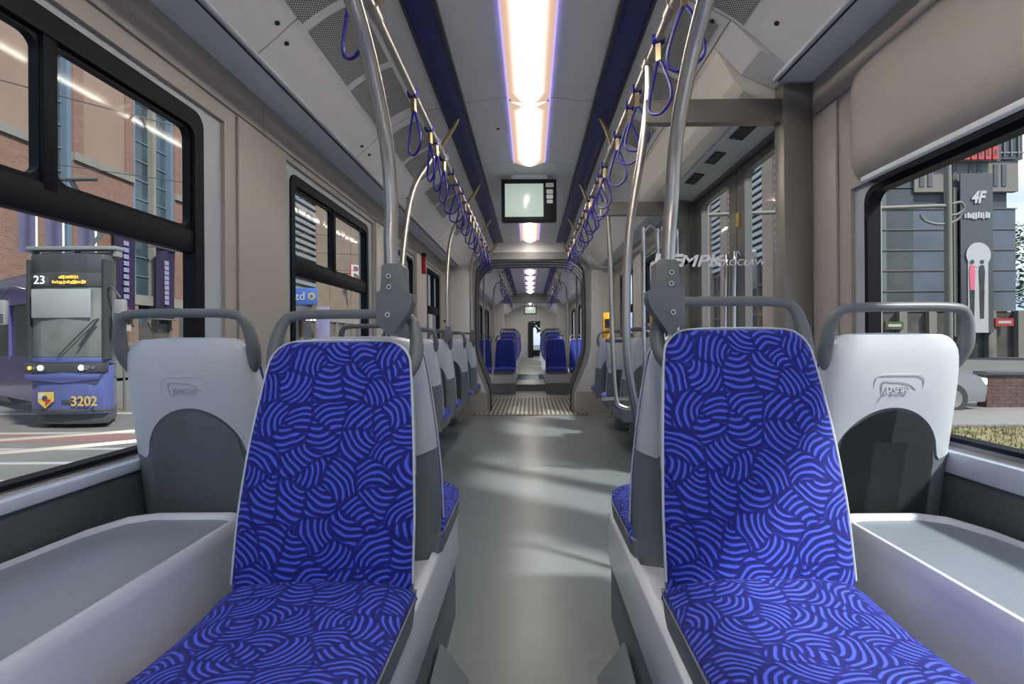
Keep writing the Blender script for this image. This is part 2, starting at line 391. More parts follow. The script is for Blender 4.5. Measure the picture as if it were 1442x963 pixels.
# lower wall: sill, dark kick panel, beige bezel
tl = struct('trim_1'); tr = struct('trim_2')
for side, t, spans in ((-1, tl, [(Y0, YP)]), (1, tr, [(Y0, 2.04), (3.74, YP)])):
    for a, b in spans:
        box('sill_ledge', side*1.20, side*1.115, a, b, R(-.365), R(-.335) if side < 0 else R(-.305), 'sill', t, bev=.006)
        prism('kick_panel', [(side*WX, R(-.365)), (side*1.125, R(-.365)), (side*1.125, R(-.50)), (side*WX, R(-.50))], a, b, 'y', 'lower_panel', t)
        prism('bezel', [(side*WX, R(-.50)), (side*1.125, R(-.50)), (side*1.09, R(-.60)), (side*1.09, 0.), (side*WX, 0.)], a, b, 'y', 'bezel', t)
# ceiling: curved profile in separate panels with joints, soffit ledges
PROF = [(.125, 1.372), (.36, 1.345), (.48, 1.32), (.59, 1.30), (.69, 1.26), (.77, 1.215), (.855, 1.15), (.92, 1.09), (.985, 1.035)]
ce = struct('ceiling')
def ceil_panel(y0, y1, side, lo=0, hi=99, m='ceiling_side', parent=ce, name='panel'):
    pts = [(side*x, R(z)) for x, z in PROF[lo:hi]]
    poly = pts+[(x, z+.02) for x, z in pts[::-1]]
    return prism(name, poly, y0+.004, y1-.004, 'y', m, parent)
def ceil_center(y0, y1, parent=ce, lights=()):
    bm = bmesh.new(); abox(bm, -.125, .125, y0+.004, y1-.004, R(1.372), R(1.392)); mesh('panel', bm, 'ceiling', parent)
LJ = [Y0, -.7, .55, 1.85, 2.9, 3.95, 5.3, YP]
for a, b in zip(LJ, LJ[1:]):
    ceil_panel(a, b, -1, 0, 3, 'ceiling'); ceil_panel(a, b, -1, 2); ceil_panel(a, b, 1, 0, 3, 'ceiling')
    ceil_center(a, b)
for a, b in [(Y0, -.7), (-.7, .55), (.55, 1.95), (3.95, 5.3), (5.3, YP)]: ceil_panel(a, b, 1, 2)
for a, b in [(1.95, 2.9), (2.9, 3.95)]: ceil_panel(a, b, 1, 2, 6)
box('backing', -1.28, 1.28, Y0, YP, R(1.42), R(1.47), 'dark', ce)
for sgn in (-1, 1):
    t = struct('trim_3' if sgn < 0 else 'trim_4')
    ye = YP if sgn < 0 else 2.05
    prism('soffit', [(sgn*.99, R(1.03)), (sgn*1.16, R(1.03)), (sgn*1.16, R(1.08)), (sgn*.99, R(1.06))], Y0, ye, 'y', 'ledge', t)
    tube('edge_bead', [(sgn*.985, Y0, R(1.034)), (sgn*.985, ye, R(1.034))], .009, 'box_white', t, sm=False)
    box('dark_joint', sgn*.997, sgn*1.003, Y0, ye, R(1.026), R(1.031), 'dark', t)
    if sgn > 0:
        prism('soffit', [(.99, R(1.03)), (1.16, R(1.03)), (1.16, R(1.08)), (.99, R(1.06))], 3.95, YP, 'y', 'ledge', t)
    box('roof_edge', sgn*1.15, sgn*1.28, Y0, YP, R(1.03), R(1.44), 'dark', t)
# blue strips that carry the rail brackets
for sgn in (-1, 1):
    t = struct('trim_5' if sgn < 0 else 'trim_6')
    def zc(x): return interp(PROF, x)
    prism('blue_channel', [(sgn*.375, R(zc(.375)+.004)), (sgn*.375, R(zc(.375)-.018)), (sgn*.485, R(zc(.485)-.014)), (sgn*.485, R(zc(.485)+.004))], Y0, 6.98, 'y', 'blue_strip', t, bev=.003)
    prism('dark_lip', [(sgn*.362, R(zc(.362)+.002)), (sgn*.362, R(zc(.362)-.024)), (sgn*.376, R(zc(.376)-.024)), (sgn*.376, R(zc(.376)+.002))], Y0, 6.98, 'y', 'strip_dark', t)
    prism('dark_lip', [(sgn*.484, R(zc(.484)+.002)), (sgn*.484, R(zc(.484)-.022)), (sgn*.494, R(zc(.494)-.022)), (sgn*.494, R(zc(.494)+.002))], Y0, 6.98, 'y', 'strip_dark', t)
# back wall of the car behind the photographer, with a wide window
wb = struct('wall_back')
for a in ((-1.26, 1.26, 0, .9), (-1.26, 1.26, 2.0, 2.45), (-1.26, -.95, .9, 2.0), (.95, 1.26, .9, 2.0)):
    box('wall_panel', a[0], a[1], Y0-.1, Y0, a[2], a[3], 'wall_beige', wb)

# ------------------------------------------------------------------ windows
wn_count = [0]
def window(side, y0, y1, z0, z1, frame=.045, transom=None, mull=None, hole=None, thin=False):
    wn_count[0] += 1
    w = struct('window_%d' % wn_count[0]); X = side*1.18; fr = 'black_frame'
    h = hole
    ringframe('window_surround', rrect(h[0]-.01, h[1]+.01, h[2]-.01, h[3]+.01, .01), rrect(y0+.005, y1-.005, z0+.005, z1-.005, .035), side*1.165, side*1.195, 'x', 'surround', w)
    f = frame
    ringframe('window_frame', rrect(y0, y1, z0, z1, .05), rrect(y0+f*.8, y1-f*.8, z0+.012, z1-f, .04), side*1.155, side*1.20, 'x', fr, w)
    if transom:
        box('transom', side*1.160, side*1.198, y0+.02, y1-.02, transom-.04, transom+.04, fr, w, bev=.008)
        ys = [y0+f*.6]+[m for m in mull]+[y1-f*.6]
        for m in mull: box('mullion', side*1.158, side*1.198, m-.02, m+.02, transom+.02, z1-f*.5, fr, w, bev=.006)
        for a, b in zip(ys, ys[1:]):
            ringframe('sash', rrect(a-.005, b+.005, transom+.03, z1-f*.7, .02), rrect(a+.022, b-.022, transom+.05, z1-f-.012, .035), side*1.168, side*1.19, 'x', fr, w)
            box('pane', X-.002, X+.002, a, b, transom, z1-f*.7, 'glass', w)
        box('pane', X-.002, X+.002, y0+.015, y1-.015, z0+.005, transom, 'glass', w)
    else: box('pane', X-.002, X+.002, y0+.015, y1-.015, z0+.005, z1-.015, 'glass', w)
    return w
window(-1, -1.7, 1.815, R(-.325), R(.80), .06, R(.345), [-.6, 1.24], left_holes[0])
window(-1, 2.48, 3.66, R(-.325), R(.82), .05, R(.37), [3.04], left_holes[1])
window(-1, 4.16, 5.05, R(-.325), R(.80), .025, None, [], left_holes[2])
window(-1, 5.74, 6.52, R(-.325), R(.82), .04, R(.35), [6.15], left_holes[3])
window(1, -1.7, 1.765, R(-.288), R(.512), .022, None, [], right_holes[0])
window(1, 4.36, 5.14, R(-.325), R(.80), .04, R(.35), [4.75], right_holes[2])
window(1, 5.76, 6.54, R(-.325), R(.80), .04, R(.35), [6.1], right_holes[3])

# ------------------------------------------------------------------ gangway portal and bellows
def portal_outline(o=0.):
    half = [(0, 1.10+o), (.50, 1.095+o), (.62+o*.3, 1.07+o), (.70+o*.7, 1.00+o*.7), (.735+o, .89+o*.3), (.75+o, .5), (.75+o, .0), (.725+o, -.22), (.62+o, -.52), (.56+o, -.7), (.545+o, -.98)]
    P = smoothpts([(x, 0, z) for x, z in half], 4)
    right = [(p.x, R(p.z)) for p in P]; left = [(-x, z) for x, z in right[::-1][:-1]]
    return right, left
def portal_ring(name, y0, y1, o0, o1, m, parent, closed_bottom=False):
    bm = bmesh.new(); r0, l0 = portal_outline(o0); r1, l1 = portal_outline(o1)
    inner = l0[:]+r0[:] if False else r0[::-1]+[(-x, z) for x, z in r0[1:]]
    outer = r1[::-1]+[(-x, z) for x, z in r1[1:]]
    L = [[bm.verts.new((u, t, v)) for u, v in o] for o, t in ((inner, y0), (inner, y1), (outer, y1), (outer, y0))]
    for j in range(4):
        A, B = L[j], L[(j+1) % 4]
        for i in range(len(A)-1): bm.faces.new((A[i], A[i+1], B[i+1], B[i]))
    return mesh(name, bm, m, parent, smooth=True)
def portal_wall(y0, y1, parent, m, po=.06):
    """bulkhead between the section's walls and the portal opening"""
    r, _ = portal_outline(po); inner = r[::-1]+[(-x, z) for x, z in r[1:]]; bm = bmesh.new(); n = len(inner)
    def outp(u, v):
        if v > R(.98): return (max(-1.2, min(1.2, u*1.65)), R(1.41))
        return (1.2 if u > 0 else -1.2, v)
    for t in (y0, y1):
        A = [bm.verts.new((u, t, v)) for u, v in inner]; B = [bm.verts.new((outp(u, v)[0], t, outp(u, v)[1])) for u, v in inner]
        for i in range(n-1): bm.faces.new((A[i], A[i+1], B[i+1], B[i]))
    return mesh('bulkhead', bm, m, parent)
tp = struct('trim_7')
portal_wall(YP-.02, YP+.02, tp, 'portal_white')
portal_ring('portal_frame', YP-.05, YP+.06, 0, .11, 'portal_grey', tp)
portal_ring('rubber_lip', YP-.06, YP-.045, -.008, .012, 'rubber', tp)
for s in (-1, 1):
    prism('lower_flank', [(s*.60, 0.), (s*1.15, 0.), (s*1.15, R(-.72)), (s*.60, R(-.72))], YP-.16, YP-.02, 'y', 'bezel', tp)
    prism('upper_flank', [(s*.62, R(-.72)), (s*1.15, R(-.72)), (s*1.15, R(.95)), (s*.84, R(.95)), (s*.84, R(-.1)), (s*.80, R(-.3))], YP-.10, YP-.02, 'y', 'portal_white', tp, bev=.01)
bel = thing('gangway_bellows', 'dark ribbed folding bellows joining the two tram sections beyond the portal', 'bellows', (0, YP+.05, 0))
bel.location = (0, 0, 0)
for i in range(12):
    y = YP+.07+i*.13; portal_ring('fold', y, y+.09, .12 if i % 2 else .15, .20, 'portal_fold' if i % 2 else 'portal_grey', bel)
tp2 = struct('trim_8'); portal_wall(YQ-.02, YQ+.02, tp2, 'portal_white', .18); portal_ring('portal_frame', YQ-.06, YQ+.05, .13, .19, 'portal_grey', tp2)
plate = thing('gangway_floor_plate', 'ribbed tan metal floor plate lying across the gangway joint', 'floor plate', (0, 6.72, 0))
box('plate', -.76, .76, 0, 2.02, 0, .006, 'clip_brass', plate)
mat('rib_light', (.42, .40, .34), .5, metal=.2); mat('plate_base', (.12, .115, .10), .6)
plate.children[0].data.materials[0] = M['plate_base']
for i in range(25):
    x = -.72+i*.06; box('rib', x-.014, x+.014, .02, 2.06, .006, .012, 'rib_light', plate)
box('floor', -1.25, 1.25, YP+.02, YQ, -.06, -.001, 'box_grey', kind='structure')

# ------------------------------------------------------------------ the passenger seat
def lean(z): return .125*(z/.53)+.012*math.sin(PI*max(0, min(1, z/.5)))*-1
FW = [(-.02, .196), (0, .200), (.15, .199), (.30, .190), (.42, .179), (.47, .173), (.56, .162)]
ZT = .535
def fhw(z, r=.055, top=ZT):
    h = interp(FW, z)
    if z > top-r: h -= r-math.sqrt(max(0, r*r-(z-(top-r))**2))
    return h
def grid_mesh(name, rows, m, parent, uvs=None, closed=False, caps=True):
    bm = bmesh.new(); V = [[bm.verts.new(p) for p in r] for r in rows]; nc = len(rows[0]); l = bm.loops.layers.uv.verify()
    for i in range(len(rows)-1):
        for j in range(nc if closed else nc-1):
            k = (j+1) % nc; f = bm.faces.new((V[i][j], V[i][k], V[i+1][k], V[i+1][j]))
            if uvs:
                for lp, (a, b) in zip(f.loops, ((i, j), (i, k), (i+1, k), (i+1, j))): lp[l].uv = uvs(rows[a][b], a, b)
    if caps:
        for r in (V[0], V[-1]):
            f = bm.faces.new(r)
            for lp in f.loops: lp[l].uv = (lp.vert.co.x, lp.vert.co.z)
    return mesh(name, bm, m, parent, smooth=True)
US = [-1, -1, -.975, -.92, -.8, -.6, -.4, -.2, 0, .2, .4, .6, .8, .92, .975, 1, 1]
def make_seat(logo=True):
    t = thing('passenger_seat', 'seat', 'seat')
    # upholstered back
    zs = [-.02, 0, .03, .08, .14, .2, .26, .32, .38, .43, .47, .49, .505, .517, .526, .532, ZT-.0005]
    rows = []
    for z in zs:
        h = fhw(z)-.0015; topf = min(1, max(0, (ZT-z)/.02)); row = []
        for j, u in enumerate(US):
            e = 1-abs(u)**8
            off = .012 if j in (0, len(US)-1) else -.004-.026*e*(topf**.4)+.010*(1-u*u)*topf
            row.append((u*h, lean(z)+off-.0, z))
        rows.append(row)
    grid_mesh('backrest', rows, 'fabric', t, uvs=lambda p, i, j: (p[0]+.5, p[2]+.7), closed=True)
    # seat cushion
    prof = [(.03, -.02), (.012, .000), (-.005, .012), (-.04, .014), (-.1, .006), (-.18, .002), (-.26, .004), (-.32, .010), (-.36, .012), (-.385, .004), (-.40, -.014), (-.405, -.04)]
    rows = []
    for y, z in prof:
        h = .204 if y > -.3 else .204-.35*max(0, -.3-y)**1.3; row = []
        for j, u in enumerate(US):
            e = 1-abs(u)**6
            zz = -.05 if j in (0, len(US)-1) else z-.030*(1-e)
            row.append((u*h, y, max(zz, -.05)))
        rows.append(row)
    acc = [0]
    for a, b_ in zip(prof, prof[1:]): acc.append(acc[-1]+math.dist(a, b_))
    grid_mesh('seat_cushion', rows, 'fabric', t, uvs=lambda p, i, j: (p[0]+.5, .66-acc[i]), closed=True)
    bm = bmesh.new()
    pan = [(.045, .200), (0, .207), (-.3, .208), (-.37, .19), (-.405, .15)]
    top = [(x, y) for y, x in pan]+[(-x, y) for y, x in pan[::-1]]
    A = [bm.verts.new((x, y, -.036)) for x, y in top]; B = [bm.verts.new((x*.96, y*.97, -.10)) for x, y in top]; n = len(top)
    bm.faces.new(A); bm.faces.new(B[::-1])
    for i in range(n): bm.faces.new((A[i], A[(i+1) % n], B[(i+1) % n], B[i]))
    mesh('seat_pan', bm, 'shell_dark', t, smooth=True)
    # moulded shell: white above, dark below an arch
    SH = [(-.12, .190), (0, .197), (.15, .197), (.30, .189), (.42, .178), (.47, .172), (.56, .161)]
    def shw(z):
        h = interp(SH, z)+.001; r = .056; top = ZT+.003
        if z > top-r: h -= r-math.sqrt(max(0, r*r-(z-(top-r))**2))
        return h
    RU = [(math.sin(PI/2*t/24), 1) for t in range(-24, 25)]+[(u, 0) for u in (.9, .5, 0, -.5, -.9)]
    def ring_pt(u, rear, z, tk):
        c = abs(u)**(1/.45); sn = math.sqrt(max(0, 1-c*c))
        return (shw(z)*u, lean(max(z, 0))+(.012+tk*sn**.55*(1-.18*c*c) if rear else .008), z)
    def arch(x):
        a = .135
        if abs(x) < a: return .205+.145*math.sqrt(1-(x/a)**2)
        return .205+.02*(abs(x)-a)/.06
    top = ZT+.002
    def thick(z): return .060 if z < .35 else .060-.030*((z-.35)/(top-.35))**2.2
    rows = []
    for v in (0, .0, .04, .15, .3, .45, .6, .72, .82, .88, .93, .965, .985, 1.0):
        row = []
        for u, rear in RU:
            zb = arch(.19*u)
            z = zb+(top-zb)*v; row.append(ring_pt(u, rear, z, thick(z)+(.004 if rows else .0)))
        rows.append(row)
    grid_mesh('back_shell', rows, 'shell_white', t, closed=True)
    rows = []
    for v in (0, .1, .3, .5, .7, .9, 1.0):
        row = []
        for u, rear in RU:
            zb = arch(.19*u)+.004
            z = -.115+(zb+.115)*v; row.append(ring_pt(u, rear, z, thick(z)))
        rows.append(row)
    grid_mesh('lower_shell', rows, 'shell_dark', t, closed=True)
    # arched dark panel standing proud of the lower shell
    bm = bmesh.new(); n = 20; out = [(-.128, -.11)]+[(-.128*math.cos(PI*i/n), .205+.136*math.sin(PI*i/n)) for i in range(n+1)]+[(.128, -.11)]
    def yb(x, z):
        c = abs(x/.2)**(1/.45); s = math.sqrt(max(0, 1-c*c)); return lean(max(z, 0))+.012+.060*s**.55*(1-.18*c*c)
    rows = []
    for i in range(21):
        u = -1+2*i/20; x = .128*u; zt = arch(x)-.008 if abs(u) < 1 else .2; r = []
        for j in range(9): z = -.112+(zt+.112)*j/8; r.append((x, yb(x, z)+.0045, z))
        rows.append(r)
    V = [[bm.verts.new(p) for p in r] for r in rows]
    for i in range(20):
        for j in range(8): bm.faces.new((V[i][j], V[i+1][j], V[i+1][j+1], V[i][j+1]))
    bmesh.ops.solidify(bm, geom=bm.faces[:], thickness=.004)
    mesh('arch_panel', bm, 'shell_dark', t, smooth=True)
    # light piping round the upholstery
    pp = [(-fhw(z)-.001, lean(z)-.002, z) for z in zs[1:-1]]
    tube('piping', pp+[(-.08, lean(ZT)-.002, ZT+.003), (.08, lean(ZT)-.002, ZT+.003)]+[(-x, y, z) for x, y, z in pp[::-1]], .0028, 'piping', t, seg=6, n=2)
    # grab handle across the top
    def hy(z): return lean(z)+.034
    hp = [(-.160, hy(.44)-.005, .445), (-.172, hy(.45), .475), (-.178, hy(.5), .51), (-.175, hy(.54), .548), (-.163, hy(.58), .586), (-.13, hy(.6), .603), (0, hy(.6), .606), (.13, hy(.6), .603), (.163, hy(.58), .586), (.175, hy(.54), .548), (.178, hy(.5), .51), (.172, hy(.45), .475), (.160, hy(.44)-.005, .445)]
    tube('handle', hp, [.012, .018, .018, .016, .0135, .0125, .012, .0125, .0135, .016, .018, .018, .012], 'handle_grey', t, seg=12, n=4)
    if logo:
        z0 = .405; y = yb(0, z0)
        def on(x, z, o=.004): return (x, yb(x, z)+o-.001, z)
        fr = [on(x, z, .0026) for x, z in rrect(-.062, .062, z0-.040, z0+.032, .02, 4)]
        em = tube('emblem_outline', fr, .0010, 'piping', t, seg=6, n=1, closed=True, sm=False)
        lg = [on(.042, z0-.02), on(.042, z0+.013), on(.02, z0+.014), on(-.008, z0+.012), on(-.028, z0+.004), on(-.043, z0-.008)]
        tube('emblem_arc', lg, .0009, 'logo_mark', em, seg=6, n=3)
        text('emblem_letters', 'pesa', .031, (0.002, y+.0022, z0-.004), Euler((PI/2-.22, 0, PI)).to_matrix(), 'logo_mark', em, ext=.0008, sx=1.15)
    return t
seat = make_seat()
ZS = R(-.53)
def pedestal(parent, inner_sign):
    bm = bmesh.new(); abox(bm, .06*inner_sign, .18*inner_sign, -.30, -.02, -ZS, -.10)
    bmesh.ops.bevel(bm, geom=bm.edges[:], offset=.02, segments=2, affect='EDGES'); mesh('pedestal', bm, 'shell_dark', parent, smooth=True)
# four nearest facing seats: aisle ones face the camera, window ones and the aisle ones behind face away
s_nl = seat; s_nl.location = (-.465, 1.134, R(-.538)); s_nl['label'] = 'near left seat facing the camera, whole blue patterned back and cushion in view'
s_nr = dup(seat, (.485, 1.085, R(-.515)), 0, 'near right seat facing the camera, whole blue patterned back and cushion in view')
dup(seat, (-.925, 1.53, ZS), PI, 'left window seat seen from behind, white back shell beside the passing tram')
dup(seat, (.93, 1.455, ZS), PI, 'right window seat seen from behind, white back shell with embossed emblem beside the office view')
dup(seat, (-.465, 1.53, ZS), PI, 'left aisle seat back to back with the near left seat, facing away', skip=('handle',))
dup(seat, (.485, 1.48, ZS), PI, 'right aisle seat back to back with the near right seat, facing away', skip=('handle',))
rows_left = [(2.85, 'single left-side seat hidden mostly behind the near left seats'), (3.63, 'nearest visible seat of the left-hand row of white backs'), (4.26, 'second visible seat of the left-hand row of white backs'),
             (5.15, 'third visible seat of the left-hand row of white backs'), (5.95, 'farthest seat of the left-hand row, before the gangway')]
for i, (y, lb) in enumerate(rows_left):
    q = dup(seat, (-.82, y, ZS), PI, lb, 'single seats along the left wall'); pedestal(q, 1)
for y, lb in ((4.0, 'right-hand seat just beyond the door screen, facing away'), (4.75, 'second right-hand seat beyond the door screen'), (5.6, 'last right-hand seat before the gangway')):
    q = dup(seat, (.90, y, ZS), PI, lb, 'single seats along the right wall'); pedestal(q, -1)

# ------------------------------------------------------------------ platforms under the seats and wheel-cover tables
def platform(side, xi, xo, y0, y1, lab):
    t = thing('seat_platform', lab, 'seat platform', (0, 0, 0))
    s = side
    prism('upper_body', [(s*xi, R(-.80)), (s*xi, R(-.655)), (s*(xi+.012), R(-.637)), (s*(xi+.03), R(-.632)), (s*xo, R(-.632)), (s*xo, R(-.80))], y0, y1, 'y', 'box_white', t, bev=.004)
    prism('lower_body', [(s*(xi+.006), 0.), (s*(xi+.006), R(-.802)), (s*xo, R(-.802)), (s*xo, 0.)], y0+.004, y1-.006, 'y', 'box_grey', t)
    prism('side_lip', [(s*(xi-.004), R(-.78)), (s*(xi-.004), R(-.625)), (s*(xi+.018), R(-.612)), (s*(xi+.018), R(-.78))], y0+.005, y1, 'y', 'box_white', t, bev=.004)
    return t
platform(-1, .272, .72, .15, 1.86, 'white and grey platform under the near left seats')
platform(1, .278, .745, .15, 1.84, 'white and grey platform under the near right seats')
def table(side, xi, y1, lab, cat='wheel cover'):
    s = side; t = thing('wheel_cover', lab, cat)
    # outline seen from above
    def outl(o, zz):
        P = [(xi-o, .05), (xi-o, .30), (xi-.004-o, .62), (xi-o, 1.0), (xi-o+.002, y1+o-.05), (xi-o+.012, y1+o-.012), (xi-o+.045, y1+o), (1.0, y1+o), (1.06+o*.5, y1+o-.03), (1.09+o*.3, y1+o-.12), (1.105, y1-.35), (1.108, .05)]
        return [(s*x, y, zz) for x, y in P]
    zt = R(-.458)
    rings = [outl(.004, 0.), outl(.004, zt-.03), outl(.002, zt-.008), outl(-.004, zt), outl(-.014, zt), outl(-.019, zt-.004), outl(-.024, zt-.014)]
    grid_mesh('body', rings, 'box_white', t, closed=True)
    bm = bmesh.new(); bm.faces.new([bm.verts.new(p) for p in outl(-.0235, zt-.0125)]); ext = bmesh.ops.extrude_face_region(bm, geom=bm.faces[:])
    for v in ext['geom']:
        if isinstance(v, bmesh.types.BMVert): v.co.z -= .002
    mesh('tray_surface', bm, 'table_grey', t)
    # curb piece against the wall
    return t
table(-1, .755, 1.375, 'left wheel-cover table with speckled grey top under the window')
table(1, .785, 1.335, 'right wheel-cover table with speckled grey top under the window')
for s, lab in ((-1, 'grey wedge fixed at the foot of the left platform'), (1, 'grey wedge fixed at the foot of the right platform')):
    t = thing('floor_wedge', lab, 'wedge', (s*.27, 1.42, 0))
    bm = bmesh.new()
    P = [(0, -.13, 0), (-s*.09, -.10, 0), (-s*.085, .09, 0), (0, .14, 0), (0, -.13, .10), (-s*.045, -.10, .075), (-s*.03, .05, .09), (0, .08, .12)]
    V = [bm.verts.new(p) for p in P]
    for f in ((0,1,2,3), (4,5,6,7), (0,1,5,4), (1,2,6,5), (2,3,7,6), (3,0,4,7)): bm.faces.new([V[i] for i in f])
    bmesh.ops.bevel(bm, geom=bm.edges[:], offset=.006, segments=2, affect='EDGES'); mesh('wedge_body', bm, 'box_grey', t, smooth=True)
    box('foot_flange', -s*.001, -s*.10, -.15, .16, 0, .004, 'box_grey', t)

# ------------------------------------------------------------------ hand rails, poles, straps
RX = {-1: -.538, 1: .498}; RZ = R(1.147)
BRK = [-.8, .48, 1.78, 3.07, 4.36, 5.6, 6.85]
for s in (-1, 1):
    t = thing('hand_rail', 'long steel hand rail hung under the ceiling on the %s of the aisle' % ('left' if s < 0 else 'right'), 'hand rail')
    tube('rail', [(RX[s], -1.2, RZ), (RX[s], 6.95, RZ)], .0165, 'steel', t, sm=False, seg=14)
    for y in BRK:
        b_ = tube('bracket', [(s*.425, y-.02, R(1.32)), (s*.455, y-.015, R(1.262)), (RX[s], y, RZ)], [.012, .013, .014], 'clip_brass', t, seg=8, n=2, flat=.6)
        tube('collar', [(RX[s], y-.035, RZ), (RX[s], y+.035, RZ)], .023, 'steel', b_, sm=False, seg=14)
def clamp(parent, x, y, z, s, k=1.0):
    """dark moulded clamp joining a pole to a seat handle; s is the side of the aisle it leans to"""
    poly = [(-.024, .085), (-.021, .168), (-.012, .174), (.026, .174), (.034, .165), (.034, .105), (.052, .100), (.052, .080), (.046, .06), (.004, .0), (-.004, .0), (-.034, .028), (-.034, .106), (-.026, .108)]
    c = prism('clamp', [(x+s*u*-1*k, z+v*k) for u, v in poly], y-.028*k, y+.022*k, 'y', 'handle_grey', parent, bev=.004*k)
    if k > .8:
        for u, v in ((-.003, .143), (-.002, .117), (-.006, .050)):
            b_ = disc('bolt', (x-s*u, y-.0275, z+v), (0, -1, 0), .0065, .004, 'bolt', c); disc('bolt', (x-s*u, y-.031, z+v), (0, -1, 0), .0028, .0015, 'dark', c)
    return c
GP = 'curved steel poles rising from the seat handles'
# near pair
for s, cx, y in ((-1, -.338, 1.262), (1, .328, 1.225)):
    t = thing('grab_pole', 'thick curved steel pole rising from the near %s seat handle overhead' % ('left' if s < 0 else 'right'), 'pole', (0, 0, 0), 0, GP)
    dy = y-1.262
    pts = [(cx, y, R(.12)), (cx-.006*-s, y+.004, R(.24)), (s*.343, 1.268+dy, R(.34)), (s*.345, 1.235+dy, R(.475)), (s*.347, 1.13+dy, R(.60)), (s*.352, 1.01+dy, R(.69)), (s*.375, .90+dy, R(.80)), (s*.43, .80+dy, R(.95)), (RX[s], .74+dy, RZ)]
    tube('tube', pts, .0172, 'steel', t, seg=16, n=8)
    clamp(t, cx, y, R(.012), s)
# poles over the left row
for yb_, ys, lab in ((3.07, 2.66, 'curved steel pole second from the camera on the left side'), (4.36, 4.09, 'curved steel pole rising from the second seat of the left row'), (5.6, 5.78, 'curved steel pole rising from the last seat of the left row')):
    t = thing('grab_pole', lab, 'pole', (0, 0, 0), 0, GP)
    tube('tube', [(-.66, ys, R(.08)), (-.665, ys+.02*(yb_-ys), R(.38)), (-.668, ys+.25*(yb_-ys), R(.62)), (-.65, ys+.5*(yb_-ys), R(.85)), (-.60, ys+.8*(yb_-ys), R(1.02)), (-.538, yb_, RZ)], .0165, 'steel', t, seg=12, n=6)
    clamp(t, -.66, ys, R(-.02), -1, .75)
# hanging straps
def make_strap():
    t = thing('hanging_strap', 'strap', 'strap')
    tube('collar', [(0, -.02, 0), (0, .02, 0)], .0225, 'strap_blue', t, sm=False, seg=12)
    bm = bmesh.new(); abox(bm, -.009, .009, -.010, .010, -.085, -.018); mesh('clip', bm, 'clip_brass', t)
    loop = [(0, 0, -.075), (.010, .014, -.10), (.024, .036, -.16), (.032, .052, -.22), (.028, .046, -.262), (0, 0, -.285), (-.028, -.046, -.262), (-.032, -.052, -.22), (-.024, -.036, -.16), (-.010, -.014, -.10)]
    bm = bmesh.new(); P = smoothpts(loop+[loop[0]], 4)[:-1]; atube(bm, P, .0058, 8, True); mesh('loop', bm, 'strap_blue', t, smooth=True)
    return t
st = make_strap(); used = [False]
ORD = 'first second third fourth fifth sixth seventh eighth ninth tenth eleventh twelfth thirteenth fourteenth fifteenth sixteenth seventeenth eighteenth nineteenth twentieth'.split()
GS = {-1: 'blue hanging straps on the left rail', 1: 'blue hanging straps on the right rail'}
YS = {-1: [1.55, 2.38, 2.77, 2.95, 3.22, 3.5, 3.75, 3.97, 4.22, 4.6, 4.85, 5.1, 5.35, 5.8, 6.05, 6.3, 6.6], 1: [1.64, 1.96, 2.35, 2.52, 2.88, 3.38, 3.58, 3.72, 4.1, 4.22, 4.55, 4.8, 5.05, 5.3, 5.75, 6.0, 6.3, 6.6]}
for s in (-1, 1):
    for i, y in enumerate(YS[s]):
        sd_ = 'left' if s < 0 else 'right'
        lab = ('nearest blue strap loop, hanging half behind the near %s pole' % sd_ if i == 0 else 'second blue strap loop on the %s rail, hanging free' % sd_ if i == 1 else
               '%s blue strap loop from the camera on the %s rail' % (ORD[i], sd_))
        if not used[0]: used[0] = True; q = st; q.location = (RX[s], y, RZ); q['label'] = lab; q['group'] = GS[s]
        else: q = dup(st, (RX[s], y, RZ), 0, lab, GS[s])
        q.rotation_euler = (random.uniform(-.03, .03), random.uniform(-.05, .05), 1.25+random.uniform(-.3, .3))
for q in [o for o in COL.objects if o.name.startswith('hanging_strap')]:
    q.rotation_euler.z += .05

# ------------------------------------------------------------------ ceiling lamps, display, grilles, screws
def lamp(y0, y1, lab, hw=.115, z=1.365):
    t = thing('ceiling_light', lab, 'ceiling light', (0, 0, 0), 0, 'row of warm ceiling lights')
    bm = bmesh.new(); l = bm.loops.layers.uv.verify(); nx = 8; ns = 12
    ys = [y0+.01+(y1-y0-.02)*j/ns for j in range(ns+1)]
    V = [[bm.verts.new((-hw+2*hw*i/nx, y, R(z-.034*(1-(2*i/nx-1)**2)-.004))) for i in range(nx+1)] for y in ys]
    for j in range(ns):
        for i in range(nx):
            f = bm.faces.new((V[j][i], V[j+1][i], V[j+1][i+1], V[j][i+1]))
            for lp in f.loops: lp[l].uv = (lp.vert.co.x, min(lp.vert.co.y-y0, y1-lp.vert.co.y))
    o = mesh('diffuser', bm, 'diffuser', t, smooth=True)
    for s in (-1, 1): box('rim', s*hw, s*(hw+.007), y0, y1, R(z-.010), R(z+.006), 'lamp_rim', t)
    for y in (y0, y1-.01): box('end_cap', -hw, hw, y, y+.01, R(z-.010), R(z+.006), 'ledge', t)
    return t
for a, b_, lab in ((-1.9, -.3, 'ceiling light behind the camera'), (-.25, 1.2, 'ceiling light straight above the near seats'), (1.2, 2.895, 'nearest and largest visible ceiling light at the top of the picture'),
                   (2.905, 3.93, 'second ceiling light, just before the display screen'), (4.7, 7.0, 'third ceiling light, seen just under the display screen')):
    lamp(a, b_, lab)
tv = thing('display_screen', 'black-framed passenger display with blank pale green screen under the ceiling', 'screen', (0, 4.25, R(1.16)))
box('casing', -.235, .225, 0, .09, -.175, .175, 'tv_black', tv, bev=.008)
box('top_bracket', -.15, .15, .01, .07, .17, .215, 'ledge', tv)
box('panel', -.205, .115, -.004, .001, -.140, .135, 'screen', tv, bev=.002)
